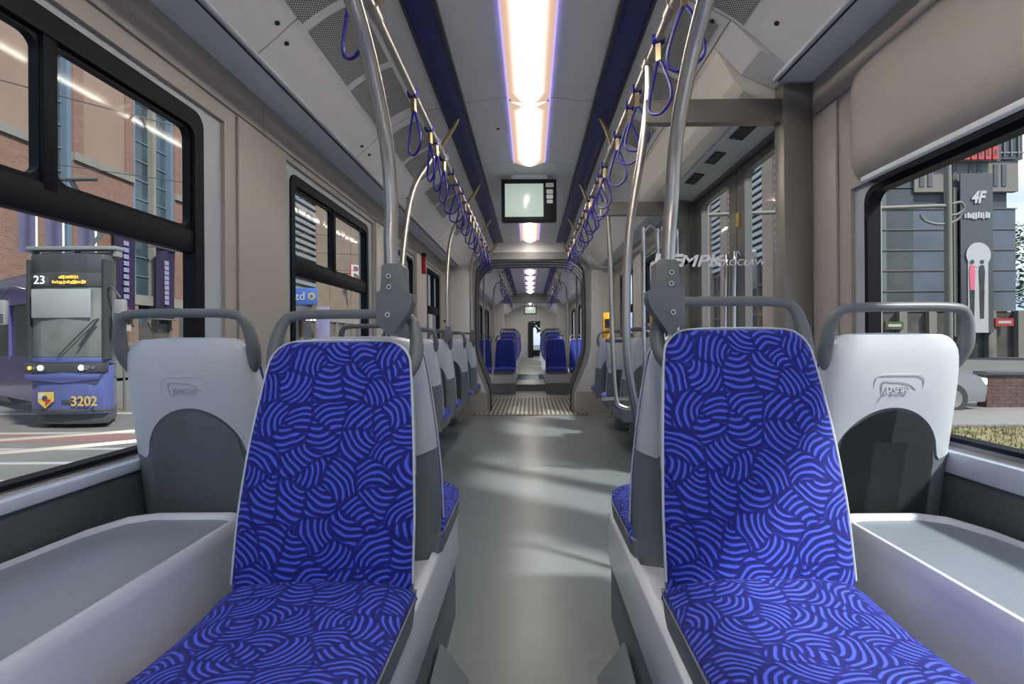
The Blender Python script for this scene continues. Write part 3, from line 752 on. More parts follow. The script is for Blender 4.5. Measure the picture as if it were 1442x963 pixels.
for i, (z, w_, h_) in enumerate(((.122, .066, .036), (.068, .055, .036), (.026, .055, .034), (-.014, .05, .03))):
    prism('sticker', rrect(.16-w_/2+.008, .16+w_/2+.008, z-h_/2, z+h_/2, .008, 3), -.003, .001, 'y', 'white', tv)
def grille(side, x0, x1, y0, y1, lab):
    t = thing('ceiling_grille', lab, 'grille', (0, 0, 0), 0, 'perforated grilles in the %s ceiling panels' % ('left' if side < 0 else 'right'))
    n = 5; bm = bmesh.new(); l = bm.loops.layers.uv.verify(); arc = 0; prev = None; R0 = []; R1 = []; A = []
    for i in range(n+1):
        x = x0+(x1-x0)*i/n; z = interp(PROF, x)-.003; p = (side*x, z)
        if prev: arc += math.dist(prev, p)
        prev = p; A.append(arc); R0.append(bm.verts.new((p[0], y0, R(z)))); R1.append(bm.verts.new((p[0], y1, R(z))))
    for i in range(n):
        f = bm.faces.new((R0[i], R0[i+1], R1[i+1], R1[i]))
        for lp, u in zip(f.loops, ((A[i], y0), (A[i+1], y0), (A[i+1], y1), (A[i], y1))): lp[l].uv = u
    mesh('perforated_sheet', bm, 'perforated', t)
    return t
for i, (a, b_) in enumerate(((1.45, 1.88), (1.93, 2.34), (2.39, 2.80), (2.97, 3.35), (3.4, 3.8), (4.05, 4.45), (4.5, 4.9), (5.35, 5.75))):
    grille(-1, .64, .83, a, b_, ['perforated grille nearest the camera in the left ceiling', 'perforated grille behind the near left pole, by the first strap', 'perforated grille just beyond the near left pole'][i] if i < 3 else '%s perforated grille from the camera in the left ceiling' % ORD[i])
for i, (a, b_) in enumerate(((1.5, 1.93), (2.0, 2.42), (2.46, 2.8), (3.0, 3.35))):
    grille(1, .60 if i else .64, .745 if i else .81, a, b_, ['large perforated grille at the top right edge by the near right pole', 'perforated grille behind the second right strap', 'small perforated grille behind the right rail', 'small perforated grille further behind the right rail'][i])
def cpt(side, x): return (side*x, interp(PROF, x))
for s, x, y in ((-1, .885, 1.80), (-1, .90, 1.90), (-1, .93, 2.84), (-1, .93, 2.97), (-1, .93, 3.88), (-1, .93, 4.05), (1, .885, 1.82), (1, .72, 2.0), (-1, .2, 3.3), (-1, .25, 6.6), (1, .9, 1.6)):
    X, Z = cpt(s, x); o = disc('screw_cap', (X, y, R(Z)), (-s*.35 if x > .5 else 0, 0, -1), .009, .006, 'dark', ce)
em = thing('emergency_pull', 'small red emergency handle box on the left pillar beside the third window', 'handle', (-1.13, 5.40, R(.80)))
box('box', -.012, .03, -.03, .03, -.10, .08, 'red', em, bev=.006); box('cap', -.012, .034, -.03, .03, .08, .12, 'dark', em, bev=.006)
cl = thing('wall_knob', 'small dark knob on the white left pillar before the gangway', 'knob', (-1.12, 6.75, R(.25))); box('knob', -.02, .02, -.03, .03, -.012, .012, 'dark', cl, bev=.004)

# right: bulging roller-blind cover above the first window
t = thing('blind_cover', 'large bulging beige cover above the right window', 'panel')
prof = [(1.15, .935), (1.13, .93), (1.10, .905), (1.082, .86), (1.075, .80), (1.075, .62), (1.08, .58), (1.095, .548), (1.13, .53), (1.15, .53)]
bm = bmesh.new(); ys = [-1.9, 1.62, 1.70, 1.745, 1.77, 1.78]; ins = [0, 0, .006, .02, .045, .07]
V = []
for y, d in zip(ys, ins):
    V.append([bm.verts.new((min(1.15, x+d*(1.15-x)/.075*1.0), y, R(.73+(z-.73)*(1-d*1.3)))) for x, z in prof])
for i in range(len(ys)-1):
    for j in range(len(prof)-1): bm.faces.new((V[i][j], V[i][j+1], V[i+1][j+1], V[i+1][j]))
bm.faces.new(V[-1]); bm.faces.new(V[0]); mesh('cover', bm, 'wall_beige', t, smooth=True)
box('bottom_track', 1.10, 1.165, -1.9, 1.70, R(.515), R(.532), 'ledge', t, bev=.003); box('track_slot', 1.12, 1.145, -1.9, 1.69, R(.511), R(.516), 'dark', t)

# ------------------------------------------------------------------ door zone on the right
dc = thing('door_engine_cover', 'cream and white overhead cover along the top of the right door', 'cover')
prism('cover_body', [(.775, R(1.215)), (.79, R(1.20)), (.86, R(1.075)), (.90, R(1.035)), (.95, R(1.005)), (1.15, R(.975)), (1.15, R(1.40)), (.775, R(1.40))], 2.14, 3.95, 'y', 'cover_cream', dc)
prism('cover_front', [(.775, R(1.215)), (.79, R(1.20)), (.885, R(1.10)), (1.02, R(1.04)), (1.15, R(1.035)), (1.15, R(1.40)), (.775, R(1.40))], 1.955, 2.135, 'y', 'ceiling_side', dc)
mat('cover_white', (.55, .57, .58), .4)
prism('underside_panel', [(.955, R(1.0)), (1.14, R(.972)), (1.14, R(.965)), (.955, R(.993))], 2.2, 3.6, 'y', 'cover_white', dc)
for y0, y1, x0, x1 in ((2.33, 2.52, .985, 1.05), (2.70, 2.87, .985, 1.04), (3.05, 3.24, .985, 1.045)):
    v = prism('vent', [(x0, R(.995-.15*(x0-.955)-.008)), (x1, R(.995-.15*(x1-.955)-.008)), (x1, R(.995-.15*(x1-.955))), (x0, R(.995-.15*(x0-.955)))], y0, y1, 'y', 'dark', dc)
    for k in range(4):
        yy = y0+.02+k*(y1-y0-.04)/3; box('vent_bar', x0+.006, x1-.006, yy-.003, yy+.003, R(.977), R(.981), 'door_metal', v)
prism('slot', [(.958, R(.990)), (.968, R(.989)), (.968, R(.9885)), (.958, R(.9895))], 2.35, 3.3, 'y', 'ledge', dc)
def dots(y, z, x, parent):
    for i in range(5):
        for j in range(5):
            if random.random() < .62: box('print_mark', x-.002, x, y-.05+.018*i, y-.05+.018*i+.015, z-.05+.018*j, z-.05+.018*j+.015, 'ledge', parent)
door = struct('door_1')
ringframe('door_frame', [(2.13, 0.), (2.13, R(1.0)), (3.63, R(1.0)), (3.63, 0.)], [(2.19, .015), (2.19, R(.945)), (3.58, R(.945)), (3.58, .015)], 1.14, 1.25, 'x', 'door_metal', door)
for y0, y1 in ((2.195, 2.875), (2.885, 3.575)):
    ringframe('door_leaf', rrect(y0, y1, .02, R(.94), .02), rrect(y0+.10, y1-.105, .14, R(.90), .05), 1.165, 1.205, 'x', 'door_metal', door)
    box('pane', 1.183, 1.187, y0+.09, y1-.09, .13, R(.905), 'glass', door)
for y in (2.94, 2.82): tube('door_handle', [(1.165, y, R(.45)), (1.13, y, R(.42)), (1.13, y, R(-.3)), (1.165, y, R(-.33))], .013, 'chrome', door, seg=10, n=4)
box('door_lamp', 1.155, 1.166, 2.83, 2.87, R(.62), R(.70), 'yellow_mark', door, bev=.003)
# screens beside the door
def screen(y, xi, lab, words, near=True):
    t = thing('door_screen', lab, 'screen')
    box('post', 1.03, 1.148, y-.05, y+.03, 0, R(1.03) if near else R(1.0), 'brushed_post', t, bev=.006)
    b_ = box('header_beam', xi-.02, 1.10, y-.025, y+.02, R(.885), R(.982), 'brushed_post', t, bev=.004)
    for x in (xi+.04, 1.06): disc('bolt', (x, y-.025, R(.93)), (0, -1, 0), .008, .004, 'bolt', b_)
    g = box('glass_panel', xi-.09, 1.03, y-.004, y+.004, R(-.42), R(.885), 'glass_clear', t)
    st_ = tube('stanchion', [(xi, y, RZ), (xi+.03, y, R(.9)), (xi+.05, y, R(.5)), (xi+.06, y, R(0)), (xi+.08, y, R(-.4)), (xi+.13, y, R(-.49)), (xi+.3, y, R(-.5))] if not near else [(xi, y, RZ), (xi-.002, y, R(1.0)), (xi-.035, y, R(.75)), (xi-.085, y, R(.45)), (xi-.10, y, R(.15)), (xi-.095, y, R(-.1)), (xi-.06, y, R(-.32)), (xi-.02, y, R(-.5)), (xi, y, R(-.7)), (xi, y, .01)], .0175, 'steel', t, seg=14, n=6)
    tube('lower_bar', [(xi-.02, y, R(-.43)), (1.03, y, R(-.43))], .012, 'chrome', t, sm=False)
    if near: disc('floor_flange', (xi, y, 0), (0, 0, 1), .035, .012, 'chrome', t)
    tube('rail_collar', [(xi, y-.03, RZ), (xi, y+.03, RZ)], .025, 'steel', t, sm=False)
    if words:
        text('lettering', 'MPK', .068, (.705, y-.006, R(.318)), FACE_CAM, 'frost_white', g, ext=.0008, shear=.25, sx=1.35, bold=.0012)
        text('lettering', 'WROCŁAW', .038, (.862, y-.006, R(.312)), FACE_CAM, 'frost_white', g, ext=.0006, shear=.2, sx=1.05)
        for k, (x, w_) in enumerate(((.525, .018), (.55, .02))):
            prism('emblem', [(x-w_/2-.008, R(.285)), (x+w_/2, R(.285)), (x+w_/2+.012, R(.352)), (x-w_/2+.008, R(.352))], y-.0068, y-.005, 'y', 'frost_white', g)
        for k in range(3): prism('emblem', [(.575+.012*k, R(.338-.02*k)), (.632, R(.338-.02*k)), (.636, R(.350-.02*k)), (.579+.012*k, R(.350-.02*k))], y-.0068, y-.005, 'y', 'frost_white', g)
    return t
screen(2.12, .498, 'near glass door screen lettered in white, with grey post and header beam', True)
screen(3.68, .53, 'far glass door screen on the other side of the right door', False, near=False)
# vertical grab loops on the far side of the door
for x, lab in ((.94, 'upright chrome grab rail on the far door screen, close to the door'), (.80, 'upright chrome grab rail on the far door screen, nearer the aisle')):
    t = thing('grab_rail', lab, 'rail')
    tube('tube', [(x, 3.62, R(-.5)), (x, 3.60, R(-.4)), (x, 3.60, R(.68)), (x+.01, 3.60, R(.76)), (x+.05, 3.60, R(.80)), (x+.09, 3.60, R(.76)), (x+.10, 3.60, R(.66)), (x+.10, 3.60, R(-.4)), (x+.10, 3.62, R(-.5))], .014, 'chrome', t, seg=10, n=5)
    for dx in (0, .1): tube('mount', [(x+dx, 3.60, R(-.45)), (x+dx, 3.66, R(-.45))], .016, 'chrome', t, sm=False)
# poles at the right before the portal, with the yellow ticket validator
for x, y, lab in ((1.02, 6.5, 'upright steel pole carrying the yellow validator at the right'),):
    t = thing('upright_pole', lab, 'pole', (x, y, 0)); tube('tube', [(0, 0, 0), (0, 0, R(1.02))], .0165, 'steel', t, sm=False, seg=12); disc('floor_flange', (0, 0, 0), (0, 0, 1), .035, .01, 'chrome', t)
va = thing('ticket_validator', 'yellow ticket validator on a pole at the right of the gangway', 'validator', (.96, 6.45, R(.16)))
box('housing', -.05, .05, -.07, .03, -.17, .17, 'yellow', va, bev=.01); box('reader_window', -.03, .03, -.074, -.069, -.02, .09, 'tv_black', va)
va2 = thing('ticket_validator', 'small yellow validator box seen through the glass beside the right clamp', 'validator', (.83, 3.40, R(.10)))
box('housing', -.03, .03, -.03, .03, -.09, .09, 'yellow', va2, bev=.01); box('slot', -.015, .015, -.034, -.029, -.03, .02, 'dark', va2)
tube('mount', [(0, .02, 0), (0, .19, 0)], .01, 'chrome', va2, sm=False)
bn = thing('litter_bin', 'small white box bin hung behind the far door screen', 'bin', (.66, 4.05, R(-.12)))
box('body', -.05, .09, -.1, .1, -.12, .1, 'shell_white', bn, bev=.02); box('lid', -.055, .095, -.105, .105, .10, .12, 'handle_grey', bn, bev=.006)

# ------------------------------------------------------------------ second section beyond the gangway
box('floor', -1.25, 1.25, YQ, 9.9, -.06, 0, 'bezel', kind='structure')
box('floor', -1.25, 1.25, 9.9, 11.2, -.06, .13, 'floor_grey', kind='structure')
box('floor', -1.25, 1.25, 11.2, 24, -.06, .24, 'floor_grey', kind='structure')
wins2 = [(9.4, 10.7, R(-.33), R(.8)), (11.0, 12.3, R(-.33), R(.8)), (12.6, 14.3, R(-.33), R(.8)), (15.6, 17.4, R(-.33), R(.8)), (17.8, 20, R(-.33), R(.8))]
w2 = struct('wall_left'); wallgrid('wall_panel', -1.26, -WX, YQ, 23.6, 0, R(1.035), wins2, 'wall_beige', w2)
w3 = struct('wall_right'); wallgrid('wall_panel', WX, 1.26, YQ, 23.6, 0, R(1.035), wins2, 'wall_beige', w3)
for side in (-1, 1):
    for a, b_, c, d in wins2:
        wn_count[0] += 1; w_ = struct('window_%d' % wn_count[0])
        ringframe('window_frame', rrect(a, b_, c, d, .04), rrect(a+.05, b_-.05, c+.03, d-.05, .04), side*1.155, side*1.2, 'x', 'black_frame', w_)
        box('mullion', side*1.16, side*1.19, (a+b_)/2-.03, (a+b_)/2+.03, c, d, 'black_frame', w_); box('pane', side*1.178, side*1.182, a, b_, c, d, 'glass', w_)
ce2 = struct('ceiling')
for a, b_ in ((YQ, 10.3), (10.3, 12), (12, 13.6), (13.6, 15.2), (15.2, 19), (19, 23.6)):
    for s in (-1, 1): ceil_panel(a, b_, s, 0, 3, 'ceiling', ce2); ceil_panel(a, b_, s, 2, parent=ce2)
    ceil_center(a, b_, ce2)
box('backing', -1.28, 1.28, YQ, 23.6, R(1.42), R(1.47), 'dark', ce2)
for s in (-1, 1):
    box('soffit', s*.985, s*1.16, YQ, 23.6, R(1.03), R(1.06), 'ledge', ce2); box('roof_edge', s*1.15, s*1.28, YQ, 23.6, R(1.03), R(1.44), 'dark', ce2)
    box('blue_channel', s*.37, s*.49, YQ, 15.1, R(1.30), R(1.325), 'blue_strip', ce2)
for i in range(6): lamp(YQ+.15+i*1.05, YQ+.75+i*1.05, ['first ceiling light beyond the gangway', 'second ceiling light beyond the gangway', 'third ceiling light beyond the gangway', 'fourth ceiling light beyond the gangway', 'fifth ceiling light beyond the gangway', 'sixth and smallest ceiling light beyond the gangway'][i])
for i in range(3): lamp(15.6+i*1.9, 17.1+i*1.9, ['first ceiling light of the front cabin area', 'second ceiling light of the front cabin area', 'last ceiling light before the driver cabin'][i])
for s in (-1, 1):
    t = thing('hand_rail', 'hand rail of the second section, %s of the aisle beyond the gangway' % ('left' if s < 0 else 'right'), 'hand rail')
    tube('rail', [(s*.52, YQ+.1, RZ), (s*.52, 15.0, RZ)], .0165, 'steel', t, sm=False)
    for i in range(6): tube('bracket', [(s*.43, YQ+.4+i*1.2, R(1.31)), (s*.52, YQ+.42+i*1.2, RZ)], .012, 'clip_brass', t, sm=False)
    for i in range(10):
        q = dup(st, (s*.52, YQ+.35+i*.6, RZ), 0, '%s blue strap loop on the %s rail beyond the gangway' % (ORD[i], 'left' if s < 0 else 'right'), 'blue straps on the %s rail beyond the gangway' % ('left' if s < 0 else 'right'))
        q.rotation_euler = (0, random.uniform(-.05, .05), random.uniform(.8, 1.6))
    platform(s, .28, 1.14, 9.35, 10.9, 'white seat platform beyond the gangway, %s of the aisle' % ('left' if s < 0 else 'right'))
    n_ = 'left' if s < 0 else 'right'
    for x, y, rot, lab in ((.48, 9.72, 0, '%s aisle seat facing the camera, first beyond the gangway'), (.935, 9.72, 0, '%s window seat facing the camera, first beyond the gangway')):
        dup(seat, (s*x, y, ZS), rot, lab % n_, skip=('emblem_outline',))
    for j, y in enumerate((11.5, 12.35, 13.2, 14.05)):
        q = dup(seat, (s*.50, y, ZS+.17), 0, '%s seat %s beyond the gangway, small in the distance' % (n_, ('in the second row', 'in the third row', 'in the fourth row', 'in the fifth row')[j]), 'distant blue seats %s of the aisle' % n_, skip=('emblem_outline',))
        platform_b = box('pedestal', -.20, .20, -.40, .05, -(ZS+.17)+.24, -.10, 'box_white', q)
    t = thing('upright_pole', '%s upright pole in the second section, on the first seats' % n_, 'pole', (s*.70, 9.9, 0)); tube('tube', [(0, 0, ZS+.5), (0, 0, R(.95)), (-s*.18, 0, RZ)], .0165, 'steel', t, n=4)
    t = thing('upright_pole', '%s upright pole just inside the second portal' % n_, 'pole', (s*.82, 9.05, 0)); tube('tube', [(0, 0, 0), (0, 0, R(1.15))], .0165, 'steel', t, sm=False)
tp3 = struct('trim_9')
box('header', -1.15, 1.15, 15.15, 15.3, R(1.08), R(1.41), 'portal_grey', tp3, bev=.01)
for s in (-1, 1): box('jamb', s*.78, s*1.15, 15.15, 15.3, .24, R(1.1), 'portal_white', tp3, bev=.01)
t2 = thing('display_screen', 'tiny far display hanging under the ceiling at the front of the tram', 'screen', (0, 19.5, R(1.12)))
box('casing', -.24, .24, 0, .08, -.16, .16, 'tv_black', t2); box('panel', -.2, .2, -.006, 0, -.12, .12, 'screen', t2); box('top_bracket', -.1, .1, .02, .06, .15, .26, 'tv_black', t2)
for s in (-1, 1):
    for j in range(4):
        q = dup(seat, (s*.55, 16.2+j*.95, ZS+.17), 0, 'far %s seat near the driver cabin, %s' % ('left' if s < 0 else 'right', ('first', 'second', 'third', 'last')[j]), 'tiny far seats by the driver cabin', skip=('emblem_outline', 'piping'))
        box('pedestal', -.20, .20, -.40, .05, -(ZS+.17)+.24, -.10, 'box_white', q)
wf = struct('wall_front')
box('cab_panel', -1.15, -.05, 21.6, 21.66, .24, R(.78), 'portal_white', wf); box('cab_post', -.10, .12, 21.5, 21.6, .24, R(.72), 'dark', wf); box('cab_panel', .42, 1.15, 21.6, 21.66, .24, R(.78), 'portal_white', wf)
box('cab_header', -1.15, 1.15, 21.6, 21.7, R(.78), R(1.41), 'portal_white', wf)
box('front_end', -1.25, 1.25, 23.6, 23.7, -.06, R(-.5), 'tram_dark', wf); box('front_top', -1.25, 1.25, 23.6, 23.7, R(.95), R(1.47), 'tram_dark', wf); box('windscreen', -1.2, 1.2, 23.62, 23.64, R(-.5), R(.95), 'glass', wf)

# ------------------------------------------------------------------ outside: ground
GZ = R(-1.62)
g = struct('ground')
box('asphalt', -70, 70, -40, 150, GZ-.3, GZ, 'asphalt', g)
for dx in (-.72, .72):
    tube('track_rail', [(-30, 5.5+dx*.9, GZ), (-14, 6.2+dx*.95, GZ), (-9, 7.6+dx, GZ), (-5.6+dx*-.4, 10+dx*.7, GZ), (-4.2+dx*-.8, 15, GZ), (-4.0+dx*-.9, 30, GZ), (-4+dx*-.9, 80, GZ)], .05, 'rail_steel', g, seg=6, n=8)
for i in range(4): box('road_stripe', -14, -4.5, 5.0+i*.9, 5.12+i*.9, GZ, GZ+.006, 'road_white', g)
box('road_band', -16, -4.5, 8.3, 9.0, GZ, GZ+.006, 'road_red', g); box('road_stripe', -16, -4.5, 9.05, 9.2, GZ, GZ+.006, 'road_white', g)
box('road_stripe', -20, -4.5, 11.5, 11.75, GZ, GZ+.006, 'road_white', g)
box('footway', 5, 40, 9.0, 12.3, GZ, GZ+.08, 'paving', g, bev=.02)
box('footway', -20, -17.2, -20, 120, GZ, GZ+.12, 'paving', g)
# dry lawn strip on the right
lw = box('lawn_soil', 3.0, 40, 4.2, 8.7, GZ, GZ+.07, 'dry_grass', g)
bm = bmesh.new()
for i in range(9000):
    x = random.uniform(4.5, 16); y = random.uniform(4.3, 8.7); h = random.uniform(.03, .09); a = random.uniform(0, PI); dx, dy = math.cos(a)*.012, math.sin(a)*.012; z = GZ+.068
    bm.faces.new([bm.verts.new(p) for p in ((x-dx, y-dy, z), (x+dx, y+dy, z), (x+random.uniform(-.03, .03), y+random.uniform(-.03, .03), z+h))])
o = mesh('grass', bm, 'dry_grass', kind='stuff'); tag(o, 'dry yellowish grass of the strip outside the right window', 'grass')

# ------------------------------------------------------------------ outside left: brick shopping building
FX = -20.0
fb = thing('shopping_building', 'pink and red brick building with tall blue glass bays beyond the left windows', 'building', (0, 0, 0))
box('core', -40, FX-.6, -8, 130, GZ, 17.5, 'facade_dark', fb)
segs = [(8, 10.5, 'p'), (10.5, 13, 'g'), (13, 17.3, 'p'), (17.3, 18.6, 'b'), (18.6, 21.2, 'p'), (21.2, 22.4, 'g'), (22.4, 25.8, 'b'), (25.8, 28.8, 'g2'), (28.8, 41.5, 'b'), (41.5, 48, 'l'), (48, 60, 's'), (60, 66, 'g'), (66, 78, 's'), (78, 84, 'l'), (84, 96, 's'), (96, 102, 'g'), (102, 130, 's')]
for a, b_, k in segs:
    if k in 'pb':
        box('brick_bay', FX-.6, FX, a, b_, 3.4, 9.0, 'brick_far', fb, uvbox=True); box('plaster_bay', FX-.6, FX-.03, a+.5 if k == 'b' else a, b_-.5 if k == 'b' else b_, 9.35, 17.5, 'plaster_pink', fb)
        if k == 'b':
            for e in (a, b_-.5): box('brick_pier', FX-.6, FX+.05, e, e+.5, 9.35, 17.5, 'brick_far', fb, uvbox=True)
        box('cornice', FX-.6, FX+.12, a, b_, 9.0, 9.35, 'concrete', fb); box('parapet', FX-.6, FX+.15, a, b_, 17.5, 17.9, 'concrete', fb)
    elif k.startswith('g'):
        gb = box('glass_bay', FX-.6, FX-.35, a, b_, 2.0, 17.0, 'facade_glass', fb)
        for e in (a, b_-.22)+((a+1.45,) if k == 'g2' else ()): box('bay_mullion', FX-.4, FX-.05, e, e+.22, 2.0, 17.0, 'mullion_blue' if e != a+1.45 else 'concrete', fb)
        for z in range(3, 17, 1): box('glazing_bar', FX-.36, FX-.30, a, b_, z+.4, z+.46, 'mullion_blue', gb)
    elif k == 'l':
        lb = box('louver_backing', FX-.6, FX-.35, a, b_, 4.5, 17, 'facade_dark', fb)
        for i in range(20): box('louver_slat', FX-.35, FX-.05, a, b_, 4.8+i*.6, 5.12+i*.6, 'louver', lb)
    elif k == 's':
        n = int((b_-a)/3); dw = (b_-a)/n
        for i in range(n): box('stone_panel', FX-.6, FX+(.04 if i % 2 else 0), a+i*dw+.05, a+(i+1)*dw-.05, 3.2, 17.5, 'stone_brown', fb)
    box('shop_front', FX-.6, FX-.15, a, b_, GZ, 3.4 if k not in ('g', 'g2') else 2.0, 'shop_dark', fb)
    n = max(1, int((b_-a)/2.4)); dw = (b_-a)/n
    for i in range(n+1):
        yy = min(a+i*dw, b_-.3); box('shop_pier', FX-.15, FX, yy, yy+.3, GZ, 3.4, 'brick_far' if k in 'pb' else 'stone_brown', fb, uvbox=True)
    box('shop_fascia', FX-.15, FX+.05, a, b_, 2.9, 3.4, 'concrete', fb)
# entrance canopy lights
t = thing('canopy_lights', 'row of small white lights under the dark shop canopy, left', 'lights')
box('canopy', FX, FX+1.2, 40.5, 46.5, 2.9, 3.1, 'facade_dark', t)
for i in range(8): box('lamp', FX+1.1, FX+1.2, 40.9+i*.72, 41.2+i*.72, 2.75, 2.9, 'lamp_white', t)
def banner(y0, y1, z0, z1, lab, lines=True):
    t = thing('facade_banner', lab, 'banner'); bm = bmesh.new(); n = 8; V = []
    for i in range(n+1):
        y = y0+(y1-y0)*i/n; V.append([bm.verts.new((FX+.35+.06*math.sin(i*1.3+j*.4), y, z0+(z1-z0)*j/6)) for j in range(7)])
    for i in range(n):
        for j in range(6): bm.faces.new((V[i][j], V[i+1][j], V[i+1][j+1], V[i][j+1]))
    bmesh.ops.solidify(bm, geom=bm.faces[:], thickness=.03); mesh('cloth', bm, 'banner_purple', t, smooth=True)
    for z in (z0, z1): tube('rod', [(FX, y0, z), (FX+.4, y0, z), (FX+.4, y1, z)], .04, 'door_metal', t, sm=False)
    for i in range(9): box('mark', FX+.42, FX+.43, (y0+y1)/2-.16, (y0+y1)/2+.16, z0+.8+i*(z1-z0-1.4)/9, z0+.8+i*(z1-z0-1.4)/9+.22, 'flag_lilac', t)
banner(24.1, 25.5, 2.3, 6.6, 'dark purple banner with pale vertical lettering on the brick bay')
banner(26.8, 28.3, 2.2, 6.0, 'second dark purple banner on the glass bay')
fence = thing('street_barrier', 'low grey-green barrier along the far footway behind the tram', 'barrier')
for i in range(20): box('barrier_panel', -17.3, -17.2, 16+i*1.5, 17.45+i*1.5, GZ, GZ+1.6, 'pole_green', fence)
for i, (x, y, z0, lab) in enumerate(((-16.4, 17.0, 4.0, 'leftmost lilac flag on a white mast above the tram'), (-15.6, 17.1, 4.1, 'second lilac flag above the tram'), (-14.6, 17.2, 4.0, 'third lilac flag above the tram roof'))):
    t = thing('flag', lab, 'flag', (x, y, GZ)); tube('mast', [(0, 0, 0), (0, 0, z0+1.7-GZ)], .03, 'white', t, sm=False)
    bm = bmesh.new(); V = [[bm.verts.new((-.62+.62*i_/6, .05*math.sin(i_), z0-GZ+1.6*j/5)) for j in range(6)] for i_ in range(7)]
    for i_ in range(6):
        for j in range(5): bm.faces.new((V[i_][j], V[i_+1][j], V[i_+1][j+1], V[i_][j+1]))
    bmesh.ops.solidify(bm, geom=bm.faces[:], thickness=.01); mesh('cloth', bm, 'flag_lilac', t, smooth=True)

def sign_text(s, y, z, size, lab, m='sign_red', x=FX+1.5):
    o = thing('shop_sign', lab, 'sign', (x, y, z)); text('letters', s, size, (0, 0, 0), Euler((PI/2, 0, .33)).to_matrix(), m, o, ext=.12, bold=.05)
    text('letter_face', s, size, (.16, -.14, 0), Euler((PI/2, 0, .33)).to_matrix(), 'sign_white', o, ext=.01)
    box('mount', -1.4, -.4, -.05, .05, -.05, .05, 'dark', o)
sign_text('R', 54.2, 8.1, 2.4, 'red and white letter sign R on the stone facade')
sign_text('7', 75.4, 10.8, 3.2, 'red and white angular sign seen in the narrow third left window')
t = thing('shop_sign', 'red sign strip seen through the last left window before the gangway', 'sign', (FX+1.2, 116, 14.5)); box('mount', -1.15, -.8, -.3, .3, -.3, .3, 'door_metal', t); box('board', -.8, .2, -14, 12, -1.2, 1.6, 'sign_red', t)
for i in range(5): box('letter_stroke', .2, .35, -12+i*5, -10.6+i*5, -.8, 1.2, 'sign_white', t)
t = thing('direction_sign', 'blue street sign ending in zd with a round yellow emblem', 'sign', (-7.50, 17.2, R(1.50)))
box('board', -.62, .34, -.03, .03, -.28, .28, 'sign_blue', t, bev=.02); text('letters', 'zd', .40, (-.24, -.036, 0), FACE_CAM, 'sign_white', t)
disc('emblem', (.16, -.03, 0), (0, -1, 0), .12, .01, 'yellow_mark', t, 20); disc('emblem_centre', (.16, -.041, 0), (0, -1, 0), .065, .006, 'sign_blue', t, 16)
tube('post', [(-.5, .06, -.35), (-.5, .06, GZ-R(1.50))], .04, 'pole_green', t, sm=False); tube('post', [(-.5, .06, .3), (-.5, .06, -.35)], .04, 'pole_green', t, sm=False)
t = thing('info_board', 'pale blue standing notice board with an arrow outside the second left window', 'sign', (-9, 22.2, GZ))
box('board', -.28, .28, -.05, .05, 1.2, 3.1, 'flag_lilac', t, bev=.02); box('foot', -.2, .2, -.1, .1, 0, 1.2, 'mullion_blue', t); prism('arrow', [(-.1, 1.4), (.15, 1.55), (-.1, 1.7)], -.06, -.05, 'y', 'sign_white', t)
t = thing('traffic_sign', 'round no-stopping sign over a white plate on a thin post by the brick facade', 'sign', (-9.62, 12.1, GZ))
tube('post', [(0, 0, 0), (0, 0, 2.45)], .025, 'door_metal', t, sm=False); disc('sign_rim', (0, -.03, 2.28), (0, -1, 0), .20, .015, 'sign_red', t, 24); disc('sign_face', (0, -.045, 2.28), (0, -1, 0), .15, .006, 'sign_blue', t, 24)
box('plate', -.19, .19, -.05, -.03, 1.88, 2.03, 'sign_white', t)
# wires over the street
for i, (a, b_) in enumerate((((-4, -5, 6.0), (-5, 90, 6.2)), ((-5.4, -5, 6.0), (-6.4, 90, 6.3)), ((FX+.2, 12, 9.2), (2, 22, 6.4)), ((FX, 21, 8.4), (6, 26, 6.5)), ((FX, 27, 7.4), (6, 31, 6.6)), ((FX, 33, 7.0), (8, 34, 6.6)), ((FX, 44, 7.2), (8, 40, 6.6)))):
    a, b_ = Vector(a), Vector(b_); mid = (a+b_)/2-Vector((0, 0, .35))
    tag(tube('overhead_wire', [a, mid, b_], .018, 'wire', seg=6), 'thin overhead tram wire ' + ('running along the street outside the left windows, %s' % ('nearer one', 'farther one')[i] if i < 2 else 'spanning the street from the brick facade, %s from the near end' % ORD[i-2]), 'wire', 'overhead wires')

# ------------------------------------------------------------------ the violet tram outside
T = thing('passing_tram', 'violet and blue tram numbered 3202 on line 23 outside the left window', 'tram', (-8.72, 9.6, GZ))
tw = .74; b0 = .28; top = 3.28
# nose body below the windscreen
def nose(z0, z1, m, name, g=0., par=T, zb=0.):
    plan = [(-tw-g, .16), (-tw*.92, .03-g), (-tw*.6, -.05-g), (0, -.08-g), (tw*.6, -.05-g), (tw*.92, .03-g), (tw+g, .18), (tw-.6, 1.0), (tw-2.3, 2.9), (-2.6, 3.0), (-1.9, 2.0), (-1.55, 1.4)]
    return prism(name, plan, z0, z1, 'z', m, par, bev=.02)
nose(b0, 1.18, 'tram_blue', 'nose'); nose(b0+.02, b0+.1, 'tram_dark', 'bumper_shadow', .01)
nose(.08, b0+.02, 'tram_dark', 'underframe', -.1)
prism('nose_mould', [(-tw*.96, 1.03), (tw*.96, 1.03), (tw*.9, .92), (0, .87), (-tw*.9, .92)], -.10, -.03, 'y', 'tram_blue', T, bev=.02)
box('lamp_band', -tw*.98, tw*.98, -.085, .1, 1.06, 1.24, 'tram_dark', T, bev=.02)
for x in (-.60, -.52, -.40, .36, .46, .58): disc('headlight', (x, -.085, 1.15), (0, -1, 0), .050 if abs(x) < .5 else .035, .015, 'lamp_white' if x in (-.40, .36) else 'bolt' if x != -.60 else 'led_amber', T, 16)
